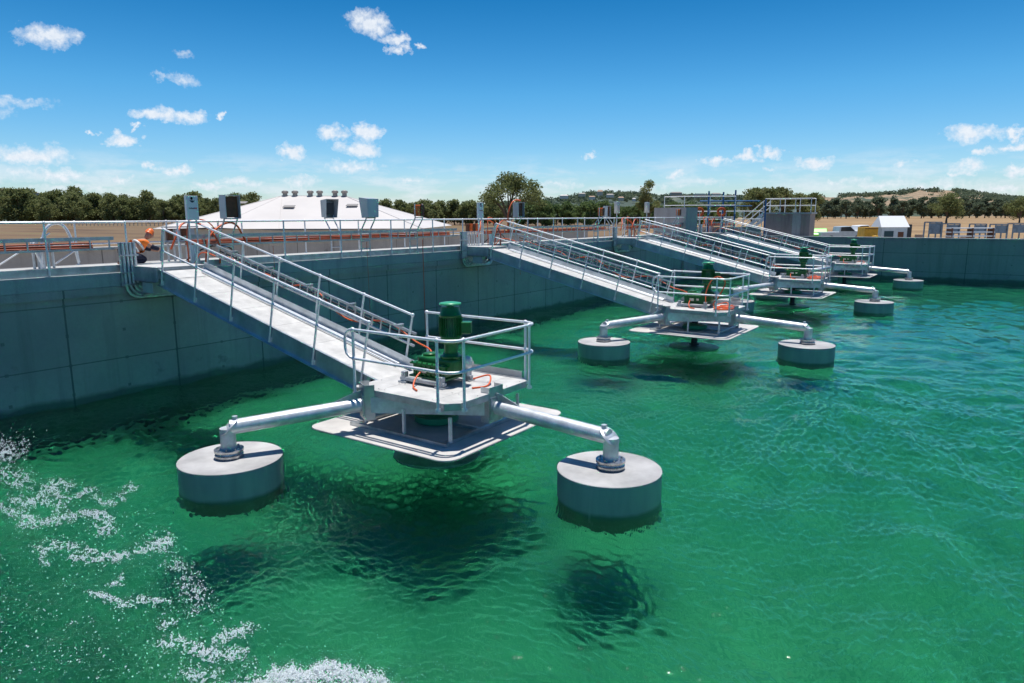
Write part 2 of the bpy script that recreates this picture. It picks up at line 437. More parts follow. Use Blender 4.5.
o = MB().box(-.4, 0, BY0, BY1, WB-.3, 2.6).build('basin_wall', MT['wall'])
tag(o, 'long concrete side wall of the basin that carries the walkway and gangways', 'wall')
o = MB().box(-.4, BX1, BY1, BY1+.4, WB-.3, 2.66).build('basin_wall', MT['wall_end'])
tag(o, 'far concrete end wall of the basin below the parked vehicles', 'wall')
MB().box(-.4, BX1, BY1-.06, BY1+.46, 2.665, 2.73).build('coping', MT['slab'], o)
o = MB().box(BX1, BX1+.4, BY0, BY1, WB-.3, 2.7).build('basin_wall', MT['wall'])
tag(o, 'right hand concrete wall of the basin, outside the picture', 'wall')
o = MB().box(-.4, BX1, BY0-.4, BY0, WB-.3, 2.7).build('basin_wall', MT['wall_end'])
tag(o, 'near concrete wall of the basin behind the camera', 'wall')
o = MB().box(-13.2, -12.9, BY0-.4, 54.0, -1.4, 2.93).build('channel_wall', MT['tan_conc'])
tag(o, 'tan concrete wall of the dry channel beyond the walkway', 'wall')
MB().box(-13.35, -12.75, BY0-.4, 54.0, 2.932, 3.02).build('coping', MT['slab'], o)
# walkway on top of the wall
wk = empty('walkway', (0, 0, 0), 'concrete walkway slab along the top of the long basin wall', 'walkway')
MB().box(-.5, .055, BY0, BY1-.07, 2.605, 2.93, bev=.012).build('edge_beam', MT['coping'], wk)
MB().box(-.5, .06, BY0, BY1-.07, 2.42, 2.603).build('beam_soffit', MT['wall'], wk)
MB().box(-1.7, -.02, BY0, BY1-.07, 2.933, 3.05, bev=.01).build('slab', MT['slab'], wk)
MB().box(-.018, 0.0, BY0, BY1-.07, 2.935, 3.10).build('kick_plate', MT['galv_flat'], wk)

# ------------------------------------------------------------------ water
def water():
    nr, na = 800, 2000
    cx, cy = CAM.x, CAM.y
    r0 = .6
    # azimuths: denser inside the view
    view = math.pi/2+YAW
    t = np.linspace(-1, 1, na+1)[:-1]
    A = view+math.pi*(0.22*t+0.78*t**3)
    dx, dy = np.cos(A), np.sin(A)
    with np.errstate(divide='ignore'):
        tx = np.where(dx > 0, (BX1-cx)/dx, (BX0-cx)/dx); ty = np.where(dy > 0, (BY1-cy)/dy, (BY0-cy)/dy)
    rm = np.minimum(np.abs(tx), np.abs(ty))
    T = np.linspace(0, 1, nr)[:, None]
    Rr = r0*(rm[None, :]/r0)**T
    X = cx+Rr*dx; Y = cy+Rr*dy
    rng = np.random.RandomState(5)
    Z = np.zeros_like(X)
    da = np.abs(np.gradient(A))[None, :]*Rr; dr = Rr*np.log(rm/r0)[None, :]/nr
    sp = np.maximum(da, dr)
    # slow swirl of the direction field, so crests bend and break up
    wx = X+.55*np.sin(.55*X+.31*Y)+.30*np.sin(.9*Y-.4*X+1.3); wy = Y+.55*np.sin(.47*Y-.38*X+2.)+.30*np.sin(1.1*X+.5*Y)
    env = .75+.35*np.sin(.35*X+.9*np.sin(.28*Y))*np.sin(.31*Y+1.1*np.sin(.22*X))
    for i in range(120):
        wl = .11*(2.6/.11)**rng.rand()
        th = rng.rand()*2*math.pi if wl < .9 else rng.normal(.5, .9)
        k = 2*math.pi/wl
        amp = (.0040*wl**.95 if wl > .6 else (.0095*wl if wl > .3 else .018*wl))*(.35+rng.rand())
        fade = np.clip(wl/(2.1*sp)-.45, 0, 1)
        ph = k*(wx*math.cos(th)+wy*math.sin(th))+rng.rand()*9
        s = np.sin(ph+.35*np.sin(ph*.37+rng.rand()*6))
        Z += amp*fade*env*(s if wl > .6 else (1-np.abs(s)**1.3*1.6+.3))
    # ring waves round the floats
    edge = np.minimum(np.minimum(X-BX0, BX1-X), np.minimum(Y-BY0, BY1-Y))
    Z -= Z.mean()
    v = np.stack([X, Y, Z], -1).reshape(-1, 3)
    v = np.vstack([v, [[cx, cy, 0]]])
    idx = np.arange(nr*na).reshape(nr, na)
    nxt = np.roll(idx, -1, axis=1)
    q = np.stack([idx[:-1], idx[1:], nxt[1:], nxt[:-1]], -1).reshape(-1, 4)
    tri = np.stack([np.full(na, nr*na), idx[0], nxt[0]], -1)
    me = bpy.data.meshes.new('water')
    me.vertices.add(len(v)); me.vertices.foreach_set('co', v.ravel())
    nl = q.size+tri.size
    me.loops.add(nl); me.loops.foreach_set('vertex_index', np.concatenate([q.ravel(), tri.ravel()]).astype(np.int32))
    me.polygons.add(len(q)+len(tri))
    ls = np.concatenate([np.arange(0, q.size, 4), q.size+np.arange(0, tri.size, 3)])
    me.polygons.foreach_set('loop_start', ls.astype(np.int32))
    me.polygons.foreach_set('use_smooth', np.ones(len(ls), bool)); me.update(calc_edges=True)
    o = bpy.data.objects.new('water', me); COL.objects.link(o); struct(o)
    m = bpy.data.materials.new('green_water'); m.use_nodes = True; nt = m.node_tree; nt.nodes.clear()
    out = N(nt, 'ShaderNodeOutputMaterial')
    gl = N(nt, 'ShaderNodeBsdfGlass'); gl.inputs['Roughness'].default_value = 0.03; gl.inputs['IOR'].default_value = 1.333
    g = N(nt, 'ShaderNodeNewGeometry')
    b = N(nt, 'ShaderNodeBump'); b.inputs['Strength'].default_value = 1.0; b.inputs['Distance'].default_value = .0022
    L(nt, noise(nt, g.outputs['Position'], 11, 5, .62, .5), b.inputs['Height']); L(nt, b.outputs[0], gl.inputs['Normal'])
    L(nt, gl.outputs[0], out.inputs['Surface'])
    ab = N(nt, 'ShaderNodeVolumeAbsorption'); ab.inputs['Color'].default_value = (.0, .78, .675, 1); ab.inputs['Density'].default_value = .40
    L(nt, ab.outputs[0], out.inputs['Volume'])
    me.materials.append(m)
    return o
water()

# ------------------------------------------------------------------ the floating aerators
PX, PY0, STEP = 9.06, 9.03, 12.545
def rounded_rect(x0, x1, y0, y1, r, n=6):
    out = []
    for cx, cy, a in ((x1-r, y1-r, 0), (x0+r, y1-r, 90), (x0+r, y0+r, 180), (x1-r, y0+r, 270)):
        for i in range(n+1):
            t = R(a+90*i/n); out.append((cx+r*math.cos(t), cy+r*math.sin(t)))
    return out
def float_mat():
    m = bpy.data.materials.new('float_side_paint'); m.use_nodes = True; nt = m.node_tree
    p = nt.nodes['Principled BSDF']; p.inputs['Roughness'].default_value = .42
    g = N(nt, 'ShaderNodeNewGeometry'); sp = N(nt, 'ShaderNodeSeparateXYZ'); L(nt, g.outputs['Position'], sp.inputs[0])
    mp = N(nt, 'ShaderNodeMapping'); mp.inputs['Scale'].default_value = (5, 5, .8); L(nt, g.outputs['Position'], mp.inputs[0])
    c = mixc(nt, ramp(nt, noise(nt, mp.outputs[0], 1, 6, .6), [(.35, 0), (.7, 1)]), (.33, .36, .335), (.26, .295, .27))
    c = mixc(nt, ramp(nt, math_n(nt, 'ADD', sp.outputs['Z'], math_n(nt, 'MULTIPLY', noise(nt, g.outputs['Position'], 3, 3), .06)), [(.04, .75), (.10, 0)]), c, (.055, .10, .05))
    mp2 = N(nt, 'ShaderNodeMapping'); mp2.inputs['Scale'].default_value = (9, 9, .5); L(nt, g.outputs['Position'], mp2.inputs[0])
    c = mixc(nt, ramp(nt, noise(nt, mp2.outputs[0], 1, 4, .6), [(.62, 0), (.72, .55)]), c, (.36, .38, .35))
    L(nt, c, p.inputs['Base Color']); return m
MT['float_side'] = float_mat()

def make_aerator():
    root = empty('floating_aerator', (PX, PY0, 0), None, 'aerator', 'floating aerators moored along the wall')
    DZ = 1.35
    # deck with cut skirt
    d = MB(); poly = [(-.92, -1.09), (1.12, -1.09), (1.31, -.90), (1.31, .90), (1.12, 1.09), (-.92, 1.09)]
    d.prism(poly, DZ-.02, DZ)
    jt = d
    for x in (-.35, .85): jt.box(x-.004, x+.004, -1.07, 1.07, DZ+.0005, DZ+.003)
    for x in (-.85, -.42, -.28, .78, .92, 1.24):
        for y in (-1.0, -.5, .5, 1.0): jt.cyl((x, y*.97 if abs(x) < 1.2 else y*.8, 0), .012, DZ+.0005, DZ+.008, 6)
    d.build('deck', MT['deckplate'], root)
    sk = MB()
    for i in range(len(poly)):
        a, b = Vector((*poly[i], 0)), Vector((*poly[(i+1) % len(poly)], 0)); L_ = (b-a).length; ang = math.atan2((b-a).y, (b-a).x)
        sk.box(-.004, L_+.004, .002, .014, DZ-.115, DZ-.021, rot_z(ang, a))
    sk.build('deck_skirt', MT['galv_flat'], root)
    kp = MB().box(-.9, 1.1, 1.06, 1.075, DZ+.002, DZ+.12); kp.build('kick_plate', MT['deckplate'], root)
    # frame beams
    fr = MB()
    for k in range(3):
        p, q = Vector((1.22*math.cos(R(120*k+8)), 1.22*math.sin(R(120*k+8)), 0)), Vector((1.22*math.cos(R(120*k+112)), 1.22*math.sin(R(120*k+112)), 0))
        mm_ = rot_z(math.atan2((q-p).y, (q-p).x), p); fr.box(0, (q-p).length, -.02, .02, .965, 1.232, mm_)
        fr.box(0, (q-p).length, .021, .10, .965, .985, mm_); fr.box(.0, (q-p).length, .021, .10, 1.212, 1.231, mm_)
    for y in (-.62, .62): fr.box(-.60, .62, y-.04, y+.04, 1.10, 1.229)
    fr.box(-.55, .6, -.42, -.34, 1.05, 1.227); fr.box(-.55, .6, .34, .42, 1.05, 1.227)
    fr.build('frame', MT['galv'], root)
    # hinge lugs to the gangway
    for y in (-.52, .52):
        MB().box(-1.06, -.86, y-.03, y+.03, 1.0, 1.34).tube([(-1.0, y-.07, 1.22), (-1.0, y+.07, 1.22)], .05, 12).build('hinge_lug', MT['dark'], root)
    # guard rail
    gr = empty('guard_rail', (0, 0, 0)); gr.parent = root
    x1, yy, r = 1.37, 1.15, .22
    def loop(z, ze, full):
        p = [(-1.22, yy, z)] + [(x1-r+r*math.cos(R(a)), yy-r+r*math.sin(R(a)), z) for a in (90, 70, 45, 20, 0)] + \
            [(x1-r+r*math.cos(R(a)), -yy+r+r*math.sin(R(a)), z) for a in (0, -20, -45, -70, -90)]
        return p
    top = loop(2.35, 0, 1); mid = loop(1.86, 0, 1)
    c = [(-.80, -yy, 2.35), (-.88, -yy, 2.34), (-.97, -yy, 2.28), (-1.0, -yy, 2.19), (-1.0, -yy, 2.02), (-.97, -yy, 1.93), (-.88, -yy, 1.87), (-.80, -yy, 1.86)]
    MB().tube(top+c+mid[::-1], .024, 8).build('rail', MT['tube'], gr)
    for x, y in ((-1.22, yy), (.1, yy), (1.12, yy), (1.37, .9), (1.37, -.9), (1.05, -yy), (.05, -yy), (-.80, -yy)):
        ox, oy = (0, -.0)
        if (x, y) in ((.05, -yy), (.1, yy)): continue
        p = MB().tube([(x, y, DZ-.09), (x, y, 2.35)], .024, 8)
        for z in (1.86, 2.35): p.lathe([(.0, z-.04), (.028, z-.032), (.040, z), (.028, z+.032), (.0, z+.04)], (x, y, 0), 10)
        sgn = Vector((0, -1 if y > 0 else 1, 0)) if abs(y) == yy else Vector((-1, 0, 0))
        p.box(x-.03, x+.03, y-.03, y+.03, DZ-.13, DZ-.07)
        p.tube([Vector((x, y, DZ-.1)), Vector((x, y, DZ-.1))-sgn*.05], .022, 8)
        p.build('post', MT['tube'], gr)
    # drive
    gb = MB()
    gb.box(-.30, .42, -.27, .27, DZ+.13, DZ+.37, bev=.03); gb.box(-.24, .56, -.21, .21, DZ+.20, DZ+.46, bev=.035)
    gb.box(-.35, .46, -.31, .31, DZ+.105, DZ+.14, bev=.008); gb.box(-.34, .47, -.295, .295, DZ+.33, DZ+.36, bev=.006)
    gb.lathe([(0, 0), (.19, 0), (.19, .05), (.19, .05), (.14, .06), (.14, .10), (0, .10)], (.36, 0, DZ+.45), 24)
    for i in range(7):
        for y in (-.28, .28): gb.cyl((-.29+i*.115, y*1.0, 0), .014, DZ+.355, DZ+.385, 6)
    for i in range(6): gb.box(-.22+i*.11, -.205+i*.11, -.29, .29, DZ+.15, DZ+.33)
    gb.lathe([(0, 0), (.13, 0), (.13, .03), (0, .03)], (-.12, 0, DZ+.462), 20)
    gbo = gb.build('gearbox', MT['green'], root)
    MB().box(-.1, .04, -.296, -.288, DZ+.2, DZ+.28).build('nameplate', MT['nameplate'], gbo); MB().box(.12, .2, -.296, -.288, DZ+.22, DZ+.28).build('nameplate', MT['nameplate'], gbo)
    for x, y in ((-.40, -.36), (.44, -.36), (-.40, .36), (.44, .36)):
        b = MB().box(x-.045, x+.045, y-.05, y+.05, DZ+.002, DZ+.20, bev=.012).box(x-.09, x+.09, y-.08, y+.08, DZ+.002, DZ+.03)
        b.tube([(x, y-.07, DZ+.14), (x, y+.07, DZ+.14)], .02, 6)
        b.build('mounting_bracket', MT['cast'], root)
    for y in (-.36, .36): MB().box(-.48, .52, y-.045, y+.045, DZ+.04, DZ+.10, bev=.01).build('base_rail', MT['cast'], root)
    mo = MB(); mx = .36; z = DZ+.55
    mo.lathe([(.115, z), (.115, z+.17), (.115, z+.17), (.185, z+.18), (.185, z+.215), (.185, z+.215), (.165, z+.22), (.185, z+.29), (.185, z+.29), (.178, z+.30), (.178, z+.62), (.178, z+.62), (.192, z+.63), (.192, z+.66), (.192, z+.66), (.18, z+.67), (.155, z+.8), (.155, z+.8), (0, z+.8)], (mx, 0, 0), 32)
    mot = mo.build('motor', MT['green'], root)
    fi = MB()
    for k in range(30):
        a = 2*math.pi*k/30; fi.box(.176, .205, -.0035, .0035, z+.305, z+.615, rot_z(a, (mx, 0, 0)))
    fi.build('cooling_fin', MT['green'], mot)['kind'] = 'stuff'
    tb = MB().box(-.10, .10, .185, .36, z+.34, z+.54, bev=.015); tb.v = [tuple(rot_z(R(-58), (mx, 0, 0)) @ Vector(v)) for v in tb.v]; tb.build('terminal_box', MT['green'], mot)
    MB().lathe([(.06, 0), (.06, .02), (.12, .025), (.185, .03), (.19, .045), (.185, .06), (.12, .072), (.0, .08)], (mx, 0, z+.80), 32).build('rain_cap', MT['green_l'], mot)
    bl = MB().lathe([(0, -.06), (.06, -.05), (.085, 0), (.085, .10), (.06, .15), (0, .17)], (.62, .12, DZ+.34), 16).tube([(.62, .12, DZ+.28), (.62, .12, DZ+.15)], .03, 8)
    bl.build('breather', MT['grey_box'], root)
    # below the deck
    MB().lathe([(.20, .63), (.36, .64), (.39, .66), (.39, .76), (.39, .76), (.2, .80)], (0, 0, 0), 36).build('drive_flange', MT['green_l'], root)
    MB().lathe([(.10, .06), (.10, .90)], (0, 0, 0), 20).lathe([(.16, .10), (.16, .14)], (0, 0, 0), 20).build('drive_shaft', MT['dark'], root)
    im = MB().lathe([(.0, .00), (.74, .00), (.78, .01), (.78, .045), (.78, .045), (.74, .055), (.2, .07), (0, .075)], (0, 0, 0), 48)
    im.build('impeller', MT['galv_impeller'], root)
    sp = MB(); out = rounded_rect(-1.66, 1.56, -1.53, 1.84, .24)
    z0 = .60; sp.prism(out, z0, z0+.018)
    sp.tube([(x*.995, y*.995, z0+.004) for x, y in out], .014, 6, closed=True)
    spo = sp.build('splash_plate', MT['splash'], root)
    fb = MB()
    for y in (-1.0, 1.0): fb.box(-1.1, 1.1, y-.035, y+.035, .620, .68)
    for x in (-1.0, 1.0): fb.box(x-.035, x+.035, -.96, .96, .621, .677)
    fb.box(-1.0, 1.0, -.03, .03, .622, .67)
    fb.build('stiffener', MT['galv_flat'], spo)
    for x, y in ((-.8, -.93), (1.1, -.93), (-.8, .93), (1.1, .93), (.15, -.98)):
        MB().box(x-.022, x+.022, y-.022, y+.022, .68, 1.092).build('hanger', MT['galv'], root)
    # arms, floats
    for k in range(3):
        a = R(120*k); m = rot_z(a)
        def T(*p): return m @ Vector(p)
        fx = 3.42
        arm = MB()
        arm.tube([T(1.32, 0, 1.08), T(fx-.02, 0, .955)], .118, 24, caps=True)
        # mitred elbow
        arm.tube([T(fx+.02, 0, .60), T(fx+.02, 0, .95)], .118, 24, caps=True)
        e = Matrix.Translation(T(fx-.005, 0, .97)) @ Matrix.Rotation(a, 4, 'Z') @ Matrix.Rotation(R(42), 4, 'Y')
        arm.lathe([(0, -.008), (.178, -.008), (.178, .008), (0, .008)], (0, 0, 0), 28, mat=e)
        arm.tube([T(fx-.10, 0, 1.05), T(fx-.10, 0, 1.12)], .036, 12)
        arm.tube([T(fx-.10, 0, 1.118), T(fx-.10, 0, 1.128)], .044, 12)
        ao = arm.build('arm', MT['galv'], root)
        br = MB()
        br.box(1.30, 1.315, -.19, .19, .84, 1.44, m)
        for s in (-1, 1):
            br.box(1.14, 1.30, min(s*.19, s*.178), max(s*.19, s*.178), .84, 1.44, m)
            for zz in (.92, 1.22): br.tube([T(1.29, s*.15, zz), T(1.345, s*.15, zz)], .022, 6)
        pts = [(1.316, 1.17), (1.316, 1.33), (1.42, 1.31), (1.80, 1.165), (1.80, 1.10)]
        vs = [T(x, -.012, zz) for x, zz in pts]+[T(x, .012, zz) for x, zz in pts]; n = len(pts)
        br.add(vs, [tuple(range(n)), tuple(range(n, 2*n))[::-1]]+[(i, n+i, n+(i+1) % n, (i+1) % n) for i in range(n)])
        br.box(1.316, 1.335, -.17, .17, .90, 1.27, m)
        br.box(1.10, 1.138, -.15, .15, .97, 1.22, m)
        br.build('arm_bracket', MT['galv_flat'], ao)
        tp = T(fx, 0, 0)
        fl = MB().lathe([(.60, -.50), (.775, -.47), (.78, -.44), (.78, .452)], tp, 72)
        fo = fl.build('float', MT['float_side'], root)
        MB().lathe([(.783, .452), (.786, .46), (.783, .466), (.778, .471), (.778, .471), (0, .476)], tp, 72).build('lid', MT['float_top'], fo)
        cl = MB().lathe([(.20, .474), (.215, .478), (.215, .53), (.215, .53), (.19, .535), (.19, .575), (.19, .575), (.222, .58), (.222, .615), (.222, .615), (.13, .622)], T(fx+.02, 0, 0), 36)
        for j in range(8):
            q = T(fx+.02, 0, 0); aa = j*math.pi/4; cl.cyl((q.x+.17*math.cos(aa), q.y+.17*math.sin(aa), 0), .017, .60, .645, 6)
        cl.build('collar', MT['stainless'], fo)
    return root
MT['galv_impeller'] = mat('wet_steel', (.42, .46, .42), .35, .4, var=.3, vscale=5)
aer0 = make_aerator()
AL = ['nearest and largest floating aerator with green motor, railed deck and pale splash plate',
      'second nearest floating aerator, orange cable looping over its deck rail',
      'third floating aerator from the camera, smaller and partly behind the second',
      'farthest floating aerator, closest to the far end wall']
aers = []
for k in range(4):
    o = aer0 if k == 0 else copy_tree(aer0)
    o.location = (PX, PY0+STEP*k, 0); o['label'] = AL[k]; aers.append(o)

# ------------------------------------------------------------------ gangways
def make_gangway():
    root = empty('gangway', (1.30, PY0, 2.97), None, 'gangway', 'sloping gangways from the wall to the aerators')
    LEN = math.hypot(6.80, 1.64); ANG = math.atan2(1.64, 6.80)
    m = Matrix.Rotation(ANG, 4, 'Y')
    def T(*p): return m @ Vector(p)
    jt = MB().box(-.05, LEN, -.49, .49, -.03, .0, m)
    for i in range(6): jt.box(.6+i*1.12, .607+i*1.12, -.48, .48, .0005, .003, m)
    for i in range(23):
        for y in (-.46, .40): jt.box(.3+i*.29, .318+i*.29, y-.009, y+.009, .0005, .006, m)
    jt.build('deck', MT['deckplate'], root)
    for s in (-1, 1):
        b = MB(); y = s*.51
        b.box(-.12, LEN+.05, y-.008, y+.008, -.34, .02, m)
        b.box(-.12, LEN+.05, min(y, y+s*.07), max(y, y+s*.07), -.35, -.338, m)
        b.box(-.12, LEN+.05, min(y, y+s*.05), max(y, y+s*.05), .02, .032, m)
        b.build('side_channel', MT['galv_smooth'], root)
    cr = MB()
    for i in range(9): cr.box(.3+i*.78, .36+i*.78, -.5, .5, -.30, -.032, m)
    cr.build('cross_member', MT['galv_flat'], root)
    MB().box(.05, LEN-.02, .455, .47, .036, .20, m).box(.05, LEN-.02, .40, .455, .036, .05, m).build('kick_plate', MT['galv_smooth'], root)
    MB().tube([T(.25, .36, .05), T(LEN-.3, .36, .05)], .026, 8).tube([T(.25, .28, .035), T(LEN-.3, .28, .035)], .018, 8).build('conduit', MT['tube'], root)
    MB().box(-.02, .55, -.46, .20, .002, .010, m).build('threshold_plate', MT['deckplate'], root)
    for s, nm in ((-1, 0), (1, 1)):
        h = empty('handrail', (0, 0, 0)); h.parent = root
        y = s*.555; r = MB()
        if s < 0:
            r.tube([T(-.02, y, .25), T(-.02, y, .97), T(.04, y, 1.0), T(LEN-.32, y, 1.0)], .024, 8)
            r.tube([T(-.02, y, .5), T(LEN-.32, y, .5)], .020, 8)
        else:
            r.tube([T(-.3, y, 1.0), T(LEN-.32, y, 1.0)], .024, 8)
        r.build('rail', MT['tube'], h)
        for i in range(6):
            x = .04+i*(LEN-.36)/5
            p = MB().tube([T(x, y, -.30), T(x, y, 1.0)], .022, 8).box(x-.03, x+.03, min(y, y-s*.04), max(y, y-s*.04), -.3, -.2, m)
            for zz in ((.5, 1.0) if s < 0 else (1.0,)):
                q = T(x, y, zz); p.lathe([(0, -.036), (.026, -.03), (.036, 0), (.026, .03), (0, .036)], q, 10)
            p.build('post', MT['tube'], h)
    tr = MB(); y = .66
    tr.box(.2, LEN-.25, y-.02, y+.02, .60, .645, m); tr.box(.2, LEN-.25, y-.02, y+.02, .36, .40, m)
    for i in range(26): tr.box(.3+i*.25, .33+i*.25, y-.012, y+.012, .40, .60, m)
    for i in range(5):
        x = .9+i*1.35; tr.box(x, x+.05, .56, .72, .66, .69, m); tr.box(x, x+.04, .70, .73, .35, .69, m)
    tr.build('cable_ladder', MT['galv_flat'], root)
    MB().tube([T(.3, y+.03, .52), T(LEN-.4, y+.03, .50)], .02, 6).build('cable', MT['black_cable'], root)
    hg = MB().box(-.2, .1, -.40, -.3, -.36, -.06).box(-.2, .1, .3, .4, -.36, -.06).tube([(0, -.5, -.18), (0, .5, -.18)], .04, 12)
    hg.build('hinge', MT['dark'], root)
    return root
g0 = make_gangway()
GL = ['nearest sloping gangway from the wall down to the largest aerator, wide pale tread showing',
      'second gangway from the camera, down to the second nearest aerator',
      'third gangway from the camera, sloping down behind the second',
      'farthest gangway, beside the concrete tower, down to the last aerator']
for k in range(4):
    o = g0 if k == 0 else copy_tree(g0)
    o.location = (1.30, PY0+STEP*k, 2.97); o['label'] = GL[k]

# landing brackets on the wall
def make_landing():
    root = empty('gangway_landing', (0, PY0, 2.9), None, 'landing', 'landings where the gangways meet the wall')
    MB().box(-.6, 1.22, -.62, .62, .152, .17).build('tread', MT['deckplate'], root)
    b = MB()
    for y in (-.60, .60): b.box(.14, 1.22, y-.01, y+.01, -.16, .149); b.box(.14, 1.2, y-.05, y+.05, -.17, -.162)
    b.box(1.205, 1.22, -.58, .58, -.1, .149)
    for y in (-.45, .45):
        b.tube([(.13, y, -.55), (1.0, y, -.12)], .03, 8)
    b.box(.131, .15, -.6, .6, -.6, -.02)
    b.build('bracket', MT['galv_flat'], root)
    p = MB().box(.45, .9, -.58, -.35, -.45, -.2, bev=.01); p.build('junction_box', MT['grey_box'], root)
    MB().tube(smooth_path([(.2, -.3, .1), (.6, -.5, -.1), (.9, -.2, -.3), (.7, .2, -.4)], 6), .02, 6).build('cable', MT['black_cable'], root)
    return root
l0 = make_landing()
LL = ['landing plate and bracket at the head of the nearest gangway', 'landing plate and bracket at the head of the second gangway',
      'landing plate and bracket at the head of the third gangway', 'landing plate and bracket at the head of the farthest gangway']
for k in range(4):
    o = l0 if k == 0 else copy_tree(l0)
    o.location = (0, PY0+STEP*k, 2.9); o['label'] = LL[k]

# conduits dropping from the tray under each landing
def make_drop():
    root = empty('conduit_drop', (0, PY0, 2.9), None, 'conduit', 'conduit drops under the gangway landings')
    for i in range(4):
        x = .16+.0*i; y = -.80+i*.085; r_ = .35+.1*i; zb = -.58+.05*i
        pts = [(x, y, .72), (x, y, zb+.3)]+[(x, y+.3-.3*math.cos(t), zb+.3-.3*math.sin(t)) for t in (.4, .8, 1.2, 1.57)]+[(x+.05, .75-i*.05, zb)]
        pts += [(x+.05, .75-i*.05+.25*math.sin(t), zb+.25-.25*math.cos(t)) for t in (.5, 1., 1.57)]+[(x+.02, 1.0-i*.05, .6)]
        MB().tube(pts, .030, 8).build('conduit', MT['galv'], root)
    b = MB().box(.10, .21, -.87, -.48, .40, .44).box(.10, .21, -.87, -.48, .0, .04).box(.125, .21, -.92, -.37, -.28, -.24)
    b.box(.09, .12, -.88, -.48, -.3, .72); b.build('clamp', MT['galv_flat'], root)
    return root
d0 = make_drop()
DLb = ['vertical conduits bent under the head of the nearest gangway', 'vertical conduits bent under the head of the second gangway',
       'vertical conduits bent under the head of the third gangway', 'vertical conduits bent under the head of the farthest gangway']
for k in range(4):
    o = d0 if k == 0 else copy_tree(d0)
    o.location = (0, PY0+STEP*k, 2.9); o['label'] = DLb[k]

# ------------------------------------------------------------------ walkway handrails and cable trays
def rail_run(x, y0, y1, posts, label, mid=True, zt=4.09, group='handrails along the walkway', face=1):
    root = empty('handrail', (x, y0, 3.05), label, 'handrail', group)
    n = MB().tube([(0, 0, zt-3.05), (0, y1-y0, zt-3.05)], .024, 8); n.build('top_rail', MT['tube'], root)
    if mid: MB().tube([(0, 0, .5), (0, y1-y0, .5)], .02, 8).build('mid_rail', MT['tube'], root)
    for y in posts:
        if y < y0-.01 or y > y1+.01: continue
        p = MB().tube([(0, y-y0, -.10), (0, y-y0, zt-3.05)], .022, 8)
        p.lathe([(0, -.036), (.026, -.03), (.036, 0), (.026, .03), (0, .036)], (0, y-y0, zt-3.05), 10)
        p.build('post', MT['tube'], root)
        f = MB().box(-.06*face-.02, -.06*face+.02, y-y0-.06, y-y0+.06, -.09, .02) if face else MB().cyl((0, y-y0, 0), .06, 0, .012, 12)
        f.build('foot', MT['dark'] if face else MT['galv'], root)
ends = []
segs = []
prev = BY0+.2
for k in range(4):
    cy = PY0+STEP*k; segs.append((prev, cy-.64)); prev = cy+.64
segs.append((prev, BY1-.3))
offs = (-4.45, -2.35, -.64, .64, 1.75, 3.8, 5.9)
posts = sorted({round(PY0+STEP*k+o, 3) for k in range(-2, 4) for o in offs})
RL = ['basin side handrail left of the nearest gangway', 'basin side handrail between the first and second gangways', 'basin side handrail between the second and third gangways',
      'basin side handrail between the third and fourth gangways', 'basin side handrail beyond the farthest gangway']
for (a, b), lb in zip(segs, RL): rail_run(.035, a, b, posts, lb, mid=False)
rail_run(-1.62, BY0+.2, BY1-.3, [BY0+1+2.3*i for i in range(31)], 'far side handrail of the walkway, running the whole length of the wall', mid=True, face=0)
TL = [s.replace('basin side handrail', 'cable tray full of orange conduits') for s in RL]
for (a, b), lb in zip(segs, TL):
    b2 = b if b > 50 else b-.25
    root = empty('cable_tray', (-.06, a+.3, 3.4), lb, 'cable tray', 'cable trays along the walkway rail')
    ln = b2-a-.3
    t = MB().box(-.02, .02, 0, ln, .28, .36).box(-.02, .02, 0, ln, .06, .10).box(-.20, -.18, 0, ln, .28, .33)
    nn = int(ln/.42)
    for i in range(nn+1): t.box(-.015, .015, i*.42, i*.42+.03, .10, .28)
    for i in range(nn//2+1): t.box(-.19, -.02, i*.84, i*.84+.03, .06, .085)
    t.build('ladder', MT['galv_flat'], root)
    c = MB()
    for j, (x, z) in enumerate(((-.06, .125), (-.10, .13), (-.14, .125), (-.08, .175), (-.12, .17), (-.10, .215))):
        pts = [(x+.008*math.sin(y*2.1+j), y, z+.008*math.sin(y*1.3+j*2)) for y in np.arange(0, ln, .8)]
        c.tube(pts, .019, 6)
    c.build('conduit_bundle', MT['red_pipe'], root)

